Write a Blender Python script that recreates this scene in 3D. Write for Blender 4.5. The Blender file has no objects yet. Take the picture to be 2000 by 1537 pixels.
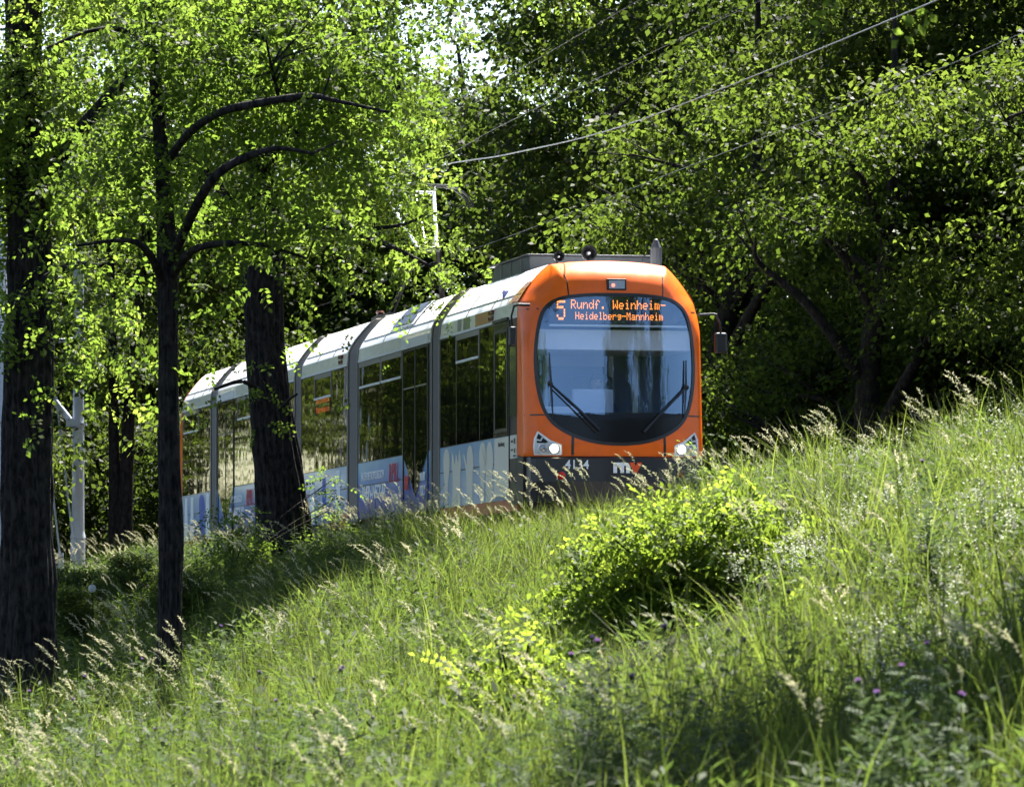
import bpy, math, random
import numpy as np
from mathutils import Vector, Matrix, noise as mnoise

SC = bpy.context.scene
COL = SC.collection
rnd = random.Random(7)
rng = np.random.default_rng(7)

# ------------------------------------------------------------------ camera, sky, sun, exposure
FPX = 10725.0                       # focal length in photo pixels (2000 wide)
TILT = math.atan((1280 - 768.5) / FPX)
cam = bpy.data.cameras.new('camera')
cam.sensor_width = 36.0
cam.lens = 36.0 * FPX / 2000.0
cam.clip_start, cam.clip_end = 0.5, 3000
cam.dof.use_dof = True
cam.dof.focus_distance = 71.0
cam.dof.aperture_fstop = 9.0
cam_o = bpy.data.objects.new('camera', cam)
cam_o.location = (0, 0, 0)
cam_o.rotation_euler = (math.pi / 2 + TILT, 0, 0)
COL.objects.link(cam_o)
SC.camera = cam_o

SUN_AZ, SUN_EL = math.radians(22), math.radians(60)      # azimuth from +Y towards +X
world = bpy.data.worlds.new('World')
SC.world = world
world.use_nodes = True
wn = world.node_tree.nodes
sky = wn.new('ShaderNodeTexSky')
sky.sky_type = 'NISHITA'
sky.sun_disc = False
sky.sun_elevation, sky.sun_rotation = SUN_EL, SUN_AZ
sky.air_density, sky.dust_density, sky.ozone_density = 1.0, 1.0, 1.0
world.node_tree.links.new(sky.outputs[0], wn['Background'].inputs[0])
wn['Background'].inputs[1].default_value = 0.056
sl = bpy.data.lights.new('sun', 'SUN')
sl.energy = 5.0
sl.angle = math.radians(0.5)
sl.color = (1.0, 0.95, 0.86)
sun_o = bpy.data.objects.new('sun', sl)
sd = Vector((math.sin(SUN_AZ) * math.cos(SUN_EL), math.cos(SUN_AZ) * math.cos(SUN_EL), math.sin(SUN_EL)))
sun_o.rotation_euler = sd.to_track_quat('Z', 'Y').to_euler()
sun_o.location = (20, 60, 60)
COL.objects.link(sun_o)

vs = SC.view_settings
vs.view_transform, vs.look, vs.gamma, vs.use_curve_mapping = 'Standard', 'None', 1.0, False
vs.exposure = 2.45
SC.render.engine = 'CYCLES'
cy = SC.cycles
cy.max_bounces, cy.diffuse_bounces, cy.glossy_bounces, cy.transmission_bounces, cy.transparent_max_bounces = 5, 2, 3, 4, 8
cy.use_adaptive_sampling, cy.adaptive_threshold = True, 0.03
cy.use_denoising = True
cy.sample_clamp_indirect = 6.0
cy.caustics_reflective = cy.caustics_refractive = False


def at(px, py, Y):
    """photo pixel + distance -> world point"""
    dx, up = (px - 1000) / FPX, (768.5 - py) / FPX
    yy = math.cos(TILT) - math.sin(TILT) * up
    zz = math.sin(TILT) + math.cos(TILT) * up
    k = Y / yy
    return Vector((dx * k, Y, zz * k))


# ------------------------------------------------------------------ helpers
def tag(o, label=None, cat=None, group=None, kind=None):
    if label: o['label'] = label
    if cat: o['category'] = cat
    if group: o['group'] = group
    if kind: o['kind'] = kind
    return o


def empty(name, loc=(0, 0, 0), rz=0.0, parent=None):
    o = bpy.data.objects.new(name, None)
    o.location, o.rotation_euler = loc, (0, 0, rz)
    o.empty_display_size = 0.2
    COL.objects.link(o)
    if parent: o.parent = parent
    return o


class MB:
    """collects shapes, builds ONE mesh object"""
    def __init__(self): self.v, self.f, self.m, self.c = [], [], [], 0
    def add(self, verts, faces, mi=0):
        n = len(self.v)
        self.v += [tuple(p) for p in verts]
        self.f += [tuple(i + n for i in f) for f in faces]
        self.m += [mi] * len(faces)
        return self
    def box(self, x0, x1, y0, y1, z0, z1, mi=0):
        v = [(x, y, z) for z in (z0, z1) for y in (y0, y1) for x in (x0, x1)]
        return self.add(v, [(0, 2, 3, 1), (4, 5, 7, 6), (0, 1, 5, 4), (2, 6, 7, 3), (0, 4, 6, 2), (1, 3, 7, 5)], mi)
    def tube(self, pts, rad, seg=8, mi=0, cap=True):
        pts = [Vector(p) for p in pts]
        if not hasattr(rad, '__len__'): rad = [rad] * len(pts)
        v, f, u = [], [], None
        for i, p in enumerate(pts):
            t = (pts[min(i + 1, len(pts) - 1)] - pts[max(i - 1, 0)]).normalized()
            if u is None: u = t.orthogonal().normalized()
            u = (u - t * u.dot(t)); u = u.normalized() if u.length > 1e-6 else t.orthogonal().normalized()
            w = t.cross(u)
            for k in range(seg):
                a = 2 * math.pi * k / seg
                v.append(p + (u * math.cos(a) + w * math.sin(a)) * rad[i])
        for i in range(len(pts) - 1):
            for k in range(seg):
                a, b = i * seg + k, i * seg + (k + 1) % seg
                f.append((a, b, b + seg, a + seg))
        if cap:
            f.append(tuple(range(seg))[::-1]); f.append(tuple(range((len(pts) - 1) * seg, len(pts) * seg)))
        return self.add(v, f, mi)
    def lathe(self, prof, seg=20, M=None, mi=0):
        """prof: (r, h) about local z"""
        M = M or Matrix()
        v, f = [], []
        for r, h in prof:
            for k in range(seg):
                a = 2 * math.pi * k / seg
                v.append(M @ Vector((r * math.cos(a), r * math.sin(a), h)))
        for i in range(len(prof) - 1):
            for k in range(seg):
                a, b = i * seg + k, i * seg + (k + 1) % seg
                f.append((a, b, b + seg, a + seg))
        f.append(tuple(range(seg))[::-1]); f.append(tuple(range((len(prof) - 1) * seg, len(prof) * seg)))
        return self.add(v, f, mi)
    def build(self, name, mat, parent=None, smooth=False, bevel=0.0):
        me = bpy.data.meshes.new(name)
        me.from_pydata(self.v, [], self.f)
        for m in (mat if isinstance(mat, (list, tuple)) else [mat]): me.materials.append(m)
        if any(self.m): me.polygons.foreach_set('material_index', self.m)
        if smooth: me.polygons.foreach_set('use_smooth', [True] * len(self.f))
        me.update()
        o = bpy.data.objects.new(name, me)
        COL.objects.link(o)
        if parent: o.parent = parent
        if bevel:
            b = o.modifiers.new('bevel', 'BEVEL'); b.width, b.segments, b.limit_method = bevel, 2, 'ANGLE'
        return o


def np_mesh(name, V, F, var=None, mats=(), mi=None, smooth=False):
    """fast mesh of quads from numpy arrays"""
    me = bpy.data.meshes.new(name)
    V = np.asarray(V, dtype=np.float32); F = np.asarray(F, dtype=np.int32)
    nf = len(F)
    me.vertices.add(len(V)); me.vertices.foreach_set('co', V.ravel())
    me.loops.add(F.size); me.loops.foreach_set('vertex_index', F.ravel())
    me.polygons.add(nf)
    me.polygons.foreach_set('loop_start', np.arange(nf, dtype=np.int32) * F.shape[1])
    for m in mats: me.materials.append(m)
    if mi is not None: me.polygons.foreach_set('material_index', np.asarray(mi, dtype=np.int32))
    if smooth: me.polygons.foreach_set('use_smooth', np.ones(nf, dtype=bool))
    me.update(calc_edges=True)
    if var is not None:
        a = me.attributes.new('var', 'FLOAT', 'FACE'); a.data.foreach_set('value', np.asarray(var, dtype=np.float32))
    return me


def link(name, me, parent=None, loc=(0, 0, 0)):
    o = bpy.data.objects.new(name, me)
    o.location = loc
    COL.objects.link(o)
    if parent: o.parent = parent
    return o


def smooth_path(pts, n=8):
    """Catmull-Rom through points (any dimension tuples)"""
    P = [np.array(p, float) for p in pts]
    P = [2 * P[0] - P[1]] + P + [2 * P[-1] - P[-2]]
    out = []
    for i in range(1, len(P) - 2):
        for k in range(n):
            t = k / n
            a, b, c, d = P[i - 1], P[i], P[i + 1], P[i + 2]
            out.append(.5 * ((2 * b) + (c - a) * t + (2 * a - 5 * b + 4 * c - d) * t * t + (3 * b - a - 3 * c + d) * t ** 3))
    out.append(P[-2])
    return out


# ------------------------------------------------------------------ materials
def mat(name, col=(.5, .5, .5), rough=.5, metal=0.0, spec=.5, coat=0.0, emit=None, estr=0.0, noise=0.0, nscale=6.0, bump=0.0, bscale=40.0, aniso=None):
    m = bpy.data.materials.new(name); m.use_nodes = True
    nt = m.node_tree; b = nt.nodes['Principled BSDF']
    b.inputs['Base Color'].default_value = (*col, 1)
    b.inputs['Roughness'].default_value, b.inputs['Metallic'].default_value = rough, metal
    b.inputs['Specular IOR Level'].default_value = spec
    b.inputs['Coat Weight'].default_value = coat
    b.inputs['Coat Roughness'].default_value = .06
    if emit:
        b.inputs['Emission Color'].default_value = (*emit, 1); b.inputs['Emission Strength'].default_value = estr
    if noise or bump:
        tc = nt.nodes.new('ShaderNodeTexCoord')
        mp = nt.nodes.new('ShaderNodeMapping'); nt.links.new(tc.outputs['Object'], mp.inputs[0])
        if aniso: mp.inputs['Scale'].default_value = aniso
        if noise:
            nz = nt.nodes.new('ShaderNodeTexNoise'); nz.inputs['Scale'].default_value = nscale; nz.inputs['Detail'].default_value = 6
            nt.links.new(mp.outputs[0], nz.inputs[0])
            mr = nt.nodes.new('ShaderNodeMapRange'); mr.inputs[1].default_value, mr.inputs[2].default_value = .25, .75
            mr.inputs[3].default_value, mr.inputs[4].default_value = 1 - noise, 1 + noise
            nt.links.new(nz.outputs[0], mr.inputs[0])
            mx = nt.nodes.new('ShaderNodeVectorMath'); mx.operation = 'SCALE'; mx.inputs[0].default_value = col
            nt.links.new(mr.outputs[0], mx.inputs['Scale']); nt.links.new(mx.outputs[0], b.inputs['Base Color'])
            rr = nt.nodes.new('ShaderNodeMapRange'); rr.inputs[3].default_value, rr.inputs[4].default_value = max(0.02, rough - .12), min(1, rough + .12)
            nt.links.new(nz.outputs[0], rr.inputs[0]); nt.links.new(rr.outputs[0], b.inputs['Roughness'])
        if bump:
            n2 = nt.nodes.new('ShaderNodeTexNoise'); n2.inputs['Scale'].default_value = bscale; n2.inputs['Detail'].default_value = 4
            nt.links.new(mp.outputs[0], n2.inputs[0])
            bp = nt.nodes.new('ShaderNodeBump'); bp.inputs['Strength'].default_value = bump; bp.inputs['Distance'].default_value = .02
            nt.links.new(n2.outputs[0], bp.inputs['Height']); nt.links.new(bp.outputs[0], b.inputs['Normal'])
    return m


def leaf_mat(name, dark, light, trans, tfac=.45, rough=.55, spec=.16, vary=.35):
    """two-sided leaf: reflects and lets light through; colour varies leaf by leaf"""
    m = bpy.data.materials.new(name); m.use_nodes = True
    nt = m.node_tree; N = nt.nodes; L = nt.links
    b = N['Principled BSDF']; out = N['Material Output']
    at_ = N.new('ShaderNodeAttribute'); at_.attribute_name = 'var'
    oi = N.new('ShaderNodeObjectInfo')
    ad = N.new('ShaderNodeMath'); ad.operation = 'MULTIPLY_ADD'; ad.inputs[1].default_value = vary; ad.use_clamp = True
    L.new(oi.outputs['Random'], ad.inputs[0])
    sc = N.new('ShaderNodeMath'); sc.operation = 'MULTIPLY'; sc.inputs[1].default_value = 1 - vary
    L.new(at_.outputs['Fac'], sc.inputs[0]); L.new(sc.outputs[0], ad.inputs[2])
    pw = N.new('ShaderNodeMath'); pw.operation = 'POWER'; pw.inputs[1].default_value = 1.5
    L.new(ad.outputs[0], pw.inputs[0]); ad = pw
    mx = N.new('ShaderNodeMix'); mx.data_type = 'RGBA'
    mx.inputs['A'].default_value, mx.inputs['B'].default_value = (*dark, 1), (*light, 1)
    L.new(ad.outputs[0], mx.inputs['Factor'])
    L.new(mx.outputs['Result'], b.inputs['Base Color'])
    b.inputs['Roughness'].default_value = rough; b.inputs['Specular IOR Level'].default_value = spec
    tr = N.new('ShaderNodeBsdfTranslucent')
    m2 = N.new('ShaderNodeMix'); m2.data_type = 'RGBA'
    m2.inputs['A'].default_value = (trans[0] * .38, trans[1] * .48, trans[2] * .38, 1); m2.inputs['B'].default_value = (*trans, 1)
    L.new(ad.outputs[0], m2.inputs['Factor']); L.new(m2.outputs['Result'], tr.inputs['Color'])
    ms = N.new('ShaderNodeMixShader'); ms.inputs[0].default_value = tfac
    L.new(b.outputs[0], ms.inputs[1]); L.new(tr.outputs[0], ms.inputs[2]); L.new(ms.outputs[0], out.inputs['Surface'])
    return m


def glass_mat(name, tint, refl, rough=.0, col=(.93, .96, 1)):
    m = bpy.data.materials.new(name); m.use_nodes = True
    nt = m.node_tree; N = nt.nodes; L = nt.links
    N.remove(N['Principled BSDF']); out = N['Material Output']
    tr = N.new('ShaderNodeBsdfTransparent'); tr.inputs[0].default_value = (*tint, 1)
    gl = N.new('ShaderNodeBsdfGlossy'); gl.inputs['Roughness'].default_value = rough; gl.inputs[0].default_value = (*col, 1)
    fr = N.new('ShaderNodeFresnel'); fr.inputs[0].default_value = 1.5
    ad = N.new('ShaderNodeMath'); ad.operation = 'ADD'; ad.use_clamp = True; ad.inputs[1].default_value = refl
    L.new(fr.outputs[0], ad.inputs[0])
    tc = N.new('ShaderNodeTexCoord')
    nz = N.new('ShaderNodeTexNoise'); nz.inputs['Scale'].default_value = 1.6; nz.inputs['Detail'].default_value = 1
    L.new(tc.outputs['Object'], nz.inputs[0])
    bp = N.new('ShaderNodeBump'); bp.inputs['Strength'].default_value = .10; bp.inputs['Distance'].default_value = .03
    L.new(nz.outputs[0], bp.inputs['Height']); L.new(bp.outputs[0], gl.inputs['Normal'])
    ms = N.new('ShaderNodeMixShader'); L.new(ad.outputs[0], ms.inputs[0])
    L.new(tr.outputs[0], ms.inputs[1]); L.new(gl.outputs[0], ms.inputs[2]); L.new(ms.outputs[0], out.inputs['Surface'])
    return m


def side_glass_mat():
    """dark privacy glass, slightly wavy so that reflections swim"""
    m = mat('tinted_glass', (.006, .007, .006), .03, spec=.9)
    nt = m.node_tree; N = nt.nodes; L = nt.links; b = N['Principled BSDF']
    b.inputs['IOR'].default_value = 3.0
    b.inputs['Specular Tint'].default_value = (1, .97, .78, 1)
    tc = N.new('ShaderNodeTexCoord'); mp = N.new('ShaderNodeMapping'); mp.inputs['Scale'].default_value = (1, .75, .5)
    L.new(tc.outputs['Object'], mp.inputs[0])
    nz = N.new('ShaderNodeTexNoise'); nz.inputs['Scale'].default_value = 2.2; nz.inputs['Detail'].default_value = 1.2
    L.new(mp.outputs[0], nz.inputs[0])
    bp = N.new('ShaderNodeBump'); bp.inputs['Strength'].default_value = .16; bp.inputs['Distance'].default_value = .04
    L.new(nz.outputs[0], bp.inputs['Height']); L.new(bp.outputs[0], b.inputs['Normal'])
    return m


def ramp_z_mat(name, z0, z1, stops, rough=.3):
    """printed film whose printed colour changes with height"""
    m = mat(name, (.3, .5, .8), rough, coat=.3)
    nt = m.node_tree; N = nt.nodes; L = nt.links
    tc = N.new('ShaderNodeTexCoord'); sp = N.new('ShaderNodeSeparateXYZ'); L.new(tc.outputs['Object'], sp.inputs[0])
    mr = N.new('ShaderNodeMapRange'); mr.inputs[1].default_value, mr.inputs[2].default_value = z0, z1
    L.new(sp.outputs['Z'], mr.inputs[0])
    nz = N.new('ShaderNodeTexNoise'); nz.inputs['Scale'].default_value = 1.4; L.new(tc.outputs['Object'], nz.inputs[0])
    ad = N.new('ShaderNodeMath'); ad.operation = 'MULTIPLY_ADD'; ad.inputs[1].default_value = .5; L.new(nz.outputs[0], ad.inputs[0])
    sb = N.new('ShaderNodeMath'); sb.operation = 'SUBTRACT'; sb.inputs[1].default_value = .25; L.new(mr.outputs[0], sb.inputs[0]); L.new(sb.outputs[0], ad.inputs[2])
    cr = N.new('ShaderNodeValToRGB'); L.new(ad.outputs[0], cr.inputs[0])
    e = cr.color_ramp.elements
    e[0].position, e[0].color = stops[0][0], (*stops[0][1], 1)
    e[1].position, e[1].color = stops[-1][0], (*stops[-1][1], 1)
    for p, c in stops[1:-1]:
        q = e.new(p); q.color = (*c, 1)
    L.new(cr.outputs[0], N['Principled BSDF'].inputs['Base Color'])
    return m


def bark_mat(name, a, b_):
    m = mat(name, a, .9, spec=.15)
    nt = m.node_tree; N = nt.nodes; L = nt.links; b = N['Principled BSDF']
    tc = N.new('ShaderNodeTexCoord'); mp = N.new('ShaderNodeMapping'); mp.inputs['Scale'].default_value = (8, 8, 3.2)
    L.new(tc.outputs['Object'], mp.inputs[0])
    nz = N.new('ShaderNodeTexNoise'); nz.inputs['Scale'].default_value = 2.4; nz.inputs['Detail'].default_value = 8; nz.inputs['Distortion'].default_value = .6
    L.new(mp.outputs[0], nz.inputs[0])
    cr = N.new('ShaderNodeValToRGB'); L.new(nz.outputs[0], cr.inputs[0])
    cr.color_ramp.elements[0].position, cr.color_ramp.elements[0].color = .35, (*a, 1)
    cr.color_ramp.elements[1].position, cr.color_ramp.elements[1].color = .7, (*b_, 1)
    L.new(cr.outputs[0], b.inputs['Base Color'])
    bp = N.new('ShaderNodeBump'); bp.inputs['Strength'].default_value = .9; bp.inputs['Distance'].default_value = .03
    L.new(nz.outputs[0], bp.inputs['Height']); L.new(bp.outputs[0], b.inputs['Normal'])
    return m


M_ORANGE = mat('orange_paint', (.84, .135, .006), .38, spec=.3, coat=.10, noise=.10, nscale=5)
M_WHITE = mat('white_roof_paint', (.86, .86, .86), .35, coat=.2, noise=.04, nscale=2)
M_CREAM = mat('cream_band', (.68, .66, .54), .32, coat=.4, noise=.14, nscale=2.5, aniso=(1, 1.5, 6))
M_BLACK = mat('black_plastic', (.012, .012, .014), .35)
M_GLOSSBLACK = mat('black_gloss', (.005, .005, .006), .25, spec=.25)
M_BUMPER = mat('bumper_black', (.012, .012, .015), .4, noise=.3, nscale=5)
M_RUBBER = mat('bellows_rubber', (.17, .155, .145), .55)
M_GREY = mat('box_grey', (.055, .06, .07), .5, noise=.2)
M_FRAME = mat('window_frame_grey', (.20, .18, .15), .4)
M_ALU = mat('aluminium', (.74, .75, .76), .3, metal=.1)
M_WHITEPL = mat('white_print', (.80, .82, .84), .4)
M_RED = mat('red_print', (.55, .02, .03), .4)
M_REDV = mat('orange_red_print', (.70, .07, .012), .4)
M_BLUE = mat('dark_blue_print', (.05, .10, .45), .4)
M_SHADOWPRINT = mat('navy_print', (.04, .06, .18), .4)
M_CREAMPR = mat('cream_print', (.66, .63, .53), .4)
M_TGLASS = side_glass_mat()
M_WSCREEN = glass_mat('windscreen_glass', (.80, .84, .90), .15, col=(.52, .72, 1.0))
M_QGLASS = glass_mat('cab_glass', (.25, .27, .25), .25)
M_LENS = glass_mat('lens_glass', (.9, .92, .95), .12)
M_LAMP = mat('lit_lamp', (1, .95, .8), .3, emit=(1, .80, .48), estr=9)
M_LED = mat('amber_led', (.9, .4, .05), .5, emit=(1.0, .27, .04), estr=.55)
M_SIDELED = mat('side_led', (.9, .2, .05), .5, emit=(1.0, .22, .05), estr=.10)
M_DISPLAY = mat('display_board', (.03, .03, .06), .4)
M_CABWALL = mat('cab_wall', (.60, .66, .80), .6)
M_CABLIGHT = mat('cab_white', (.82, .85, .90), .5)
M_CABDARK = mat('cab_dark', (.05, .06, .16), .6)
M_AMBER = mat('dark_red_lens', (.10, .015, .01), .2)
M_PANEL = mat('roof_grille_blue', (.035, .045, .09), .35)
M_SKIRT = mat('skirt_brown', (.42, .12, .05), .5, noise=.2)
M_ADA = ramp_z_mat('ad_film_cool', .4, 1.25, [(0, (.30, .42, .60)), (.5, (.38, .50, .62)), (1, (.22, .40, .58))])
M_ADB = ramp_z_mat('ad_film_blue', .4, 1.25, [(0, (.02, .03, .16)), (.35, (.03, .08, .42)), (.7, (.14, .30, .60)), (1, (.30, .50, .66))])
M_ADC = ramp_z_mat('ad_film_pale', .4, 1.25, [(0, (.03, .05, .30)), (.4, (.16, .32, .62)), (1, (.40, .55, .70))])
M_STEEL = mat('galvanised_steel', (.42, .46, .53), .45, metal=.05, noise=.12, nscale=5)
M_WIRE = mat('wire_metal', (.34, .36, .40), .4, metal=.5)
M_CERAMIC = mat('insulator_brown', (.12, .04, .02), .3)
M_RAIL = mat('rail_steel', (.22, .17, .14), .4, metal=.7)
M_BALLAST = mat('ballast', (.16, .15, .14), .95, noise=.4, nscale=30, bump=1.0, bscale=25)
M_BARK = bark_mat('robinia_bark', (.003, .003, .0035), (.036, .030, .028))
M_BARK2 = bark_mat('wood_bark', (.006, .0055, .005), (.026, .023, .020))
M_SKIN = mat('skin', (.50, .30, .22), .5)
M_SHIRT = mat('shirt_blue', (.05, .08, .22), .8)
M_HAIR = mat('hair_dark', (.02, .015, .012), .6)

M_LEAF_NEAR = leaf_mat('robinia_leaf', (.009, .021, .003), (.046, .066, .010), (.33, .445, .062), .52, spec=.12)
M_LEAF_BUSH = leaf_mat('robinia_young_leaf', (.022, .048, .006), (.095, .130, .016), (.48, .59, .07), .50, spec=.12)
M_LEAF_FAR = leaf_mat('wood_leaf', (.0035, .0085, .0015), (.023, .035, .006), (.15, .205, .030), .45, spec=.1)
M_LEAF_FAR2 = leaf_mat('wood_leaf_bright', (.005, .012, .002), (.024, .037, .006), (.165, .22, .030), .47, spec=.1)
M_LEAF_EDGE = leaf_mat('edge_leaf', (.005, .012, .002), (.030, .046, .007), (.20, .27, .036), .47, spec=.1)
M_GRASS = leaf_mat('grass_blade', (.0050, .0125, .002), (.074, .088, .022), (.31, .38, .065), .38, rough=.6, spec=.06, vary=.2)
M_HERB = leaf_mat('herb_leaf', (.006, .014, .003), (.055, .080, .024), (.18, .25, .05), .38, spec=.06, vary=.3)
M_STRAW = leaf_mat('seed_head', (0.3385, 0.3063, 0.1773), (0.5320, 0.4836, 0.3224), (0.5642, 0.5158, 0.3224), .45, vary=.5)
M_THISTLE = leaf_mat('thistle_leaf', (.012, .025, .010), (.075, .11, .055), (.15, .21, .085), .36, spec=.06, vary=.2)
M_PETALW = leaf_mat('white_petal', (0.30, 0.30, 0.24), (0.6770, 0.6770, 0.5729), (0.6076, 0.6076, 0.4774), .4)
M_PURPLE = leaf_mat('thistle_purple', (0.1910, 0.0868, 0.2951), (0.3646, 0.1910, 0.4774), (0.3906, 0.1910, 0.4774), .4)
M_FLUFF = leaf_mat('dandelion_fluff', (.6, .6, .6), (.8, .8, .8), (.6, .6, .6), .5)


# ------------------------------------------------------------------ terrain
TA = math.radians(12.1)                       # heading of the track against the view
ZR = 1.65                                     # rail level above the camera


def track_x(Y):
    Y = np.asarray(Y, float)
    return 1.345 + .2143 * (71.5 - Y) + np.where(Y > 102, .010 * (Y - 102) ** 2, 0)


S_K = [-60, -30, -14, -8, -5, 1.7, 2.5, 4.4, 6.5, 8.5, 11, 16, 40]
Z_K = [5.0, 4.0, 2.1, 1.6, 1.40, 1.40, 1.30, .82, .05, -.6, -1.15, -1.5, -1.6]


def ground_z(X, Y):
    X = np.asarray(X, float); Y = np.asarray(Y, float)
    s = np.clip((track_x(np.clip(Y, -40, 150)) - X) * .978, -60, 40)
    z = np.interp(s, S_K, Z_K)
    b = np.clip((s - 2) / 2, 0, 1)
    z = z + b * (.10 * np.sin(X * 1.3 + Y * .37) * np.sin(Y * .29 + 1) + .05 * np.sin(X * 3.1 - Y * .9))
    z = z + .26 * np.exp(-((X - 4.9) / 1.5) ** 2 - ((Y - 44) / 9) ** 2)
    return z


def make_ground():
    xs = np.unique(np.r_[np.linspace(-900, -40, 12), np.linspace(-40, -16, 17), np.linspace(-16, 20, 91), np.linspace(20, 60, 21), np.linspace(60, 900, 12)])
    ys = np.unique(np.r_[np.linspace(-600, -20, 9), np.linspace(-20, 120, 141), np.linspace(120, 200, 21), np.linspace(200, 1500, 10)])
    X, Y = np.meshgrid(xs, ys)
    Z = ground_z(X, Y)
    V = np.stack([X.ravel(), Y.ravel(), Z.ravel()], 1)
    nx, ny = len(xs), len(ys)
    i, j = np.meshgrid(np.arange(nx - 1), np.arange(ny - 1))
    a = (j * nx + i).ravel()
    F = np.stack([a, a + 1, a + nx + 1, a + nx], 1)
    m = mat('soil_and_thatch', (.009, .009, .005), 1.0, spec=.1, noise=.5, nscale=1.5, bump=.8, bscale=14)
    o = link('ground', np_mesh('ground', V, F, mats=[m], smooth=True))
    tag(o, kind='structure')


make_ground()


def make_track():
    bed = MB()
    ys = np.arange(-10, 150, 2.0)
    v, f = [], []
    for i, y in enumerate(ys):
        xc = float(track_x(y))
        for dx, z in ((-1.75, 1.36), (-1.35, ZR - .16), (1.35, ZR - .16), (1.75, 1.36)): v.append((xc + dx * 1.02, y, z))
    for i in range(len(ys) - 1):
        for k in range(3): f.append((i * 4 + k, i * 4 + k + 1, i * 4 + k + 5, i * 4 + k + 4))
    bed.add(v, f)
    o = bed.build('track_bed', M_BALLAST); tag(o, kind='structure')
    for s in (-1, 1):
        r = MB()
        v, f = [], []
        for i, y in enumerate(ys):
            xc = float(track_x(y)) + s * .75
            for dx, z in ((-.035, ZR - .17), (-.035, ZR), (.035, ZR), (.035, ZR - .17)): v.append((xc + dx, y, z))
        for i in range(len(ys) - 1):
            for k in range(3): f.append((i * 4 + k, i * 4 + k + 1, i * 4 + k + 5, i * 4 + k + 4))
        r.add(v, f); r.build('rail', M_RAIL, o)


make_track()

# ------------------------------------------------------------------ the tram (local: -x = side we see, y = backwards, z above rail)
TRAM = empty('tram', (1.345, 71.5, ZR), TA)
tag(TRAM, 'orange and white articulated tram with headlights on, climbing past the tall grass', 'tram')


def body_profile():
    p = [(-1.2, .36), (-1.2, .93), (-1.2, 1.22), (-1.2, 2.80), (-1.185, 2.97)]
    for k in range(1, 11):
        a = math.pi - k * math.pi / 20
        p.append((-.77 - .415 * abs(math.cos(a)) ** 1.7, 2.97 + .50 * math.sin(a) ** 1.7))
    p += [(-.5, 3.50), (-.25, 3.515), (0, 3.52)]
    return p + [(-x, z) for x, z in p[-2::-1]]


PROF = body_profile()


def cove_pt(t, u, off=.012):
    a = math.pi - t * math.pi / 2
    return Vector((-.77 - .415 * abs(math.cos(a)) ** 1.7 - off * .75, u, 2.97 + .50 * math.sin(a) ** 1.7 + off * .75))


def loft(mb, pts, y0, y1, mi=0, scale=1.0):
    n = len(pts)
    mb.add([(x, y0, z) for x, z in pts] + [(x, y1, z) for x, z in pts], [(i, i + 1, n + i + 1, n + i) for i in range(n - 1)], mi)


# --- front shell
FR_OUT = [q for q in PROF if q[1] >= .92]
CEN = (0.0, 2.05)
half = [(0, 3.045), (.4, 3.035), (.75, 2.985), (.93, 2.86), (1.01, 2.65), (1.055, 2.3), (1.05, 1.95), (1.0, 1.65), (.92, 1.45), (.78, 1.30), (.55, 1.18), (.28, 1.11), (0, 1.09)]
WS_OUT = half + [(-x, z) for x, z in half[-2:0:-1]]
WS_SM = [tuple(p) for p in smooth_path(WS_OUT + [WS_OUT[0]], 6)]


def ray_hit(poly, ang, closed=True):
    dx, dz = math.cos(ang), math.sin(ang)
    best = None
    n = len(poly)
    for i in range(n if closed else n - 1):
        (ax, az), (bx, bz) = poly[i], poly[(i + 1) % n]
        ex, ez = bx - ax, bz - az
        det = dx * (-ez) + dz * ex
        if abs(det) < 1e-12: continue
        rx, rz = ax - CEN[0], az - CEN[1]
        t = (rx * (-ez) + rz * ex) / det
        u = (dx * rz - dz * rx) / det
        if t > 0 and -1e-6 <= u <= 1 + 1e-6 and (best is None or t > best): best = t
    return (CEN[0] + dx * best, CEN[1] + dz * best)


def prof_dist(x, z):
    best = 9
    for (ax, az), (bx, bz) in zip(FR_OUT, FR_OUT[1:]):
        ex, ez = bx - ax, bz - az
        t = max(0, min(1, ((x - ax) * ex + (z - az) * ez) / (ex * ex + ez * ez)))
        best = min(best, math.hypot(x - ax - t * ex, z - az - t * ez))
    return best


def front_y(x, z):
    y = -.26 + .26 * (abs(x) / 1.2) ** 2.3 + .085 * max(0, z - 1.1) + .05 * max(0, 1.1 - z)
    k = max(0, min(1, (z - 2.5) / .6)); k = k * k * (3 - 2 * k)
    R = .15 + .30 * k
    d = prof_dist(x, z)
    if d < R:
        q = (R - d) / R
        y += R * (1 - math.sqrt(max(0, 1 - q * q))) * (.9 + .2 * k)
    return y


angs = sorted(set([math.radians(a) for a in np.linspace(0, 360, 120, endpoint=False)] + [math.atan2(z - CEN[1], x - CEN[0]) % (2 * math.pi) for x, z in FR_OUT]))
INNER = [ray_hit(WS_SM, a) for a in angs]
OUTER = [ray_hit(FR_OUT, a) for a in angs]


def front_shell():
    NR = 12
    v, f, n = [], [], len(angs)
    for r in range(NR + 1):
        t = r / NR; t = 1 - (1 - t) ** 1.6
        for a, b in zip(INNER, OUTER):
            x, z = a[0] + (b[0] - a[0]) * t, a[1] + (b[1] - a[1]) * t
            v.append((x, front_y(x, z), z))
    # carry the shell back along the body
    for a in OUTER: v.append((a[0], .50 if a[1] > .935 else front_y(*a) + .02, a[1]))
    for r in range(NR + 1):
        for i in range(n): f.append((r * n + i, r * n + (i + 1) % n, (r + 1) * n + (i + 1) % n, (r + 1) * n + i))
    return MB().add(v, f)


fs = front_shell().build('front_shell', M_ORANGE, TRAM, smooth=True)


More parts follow.
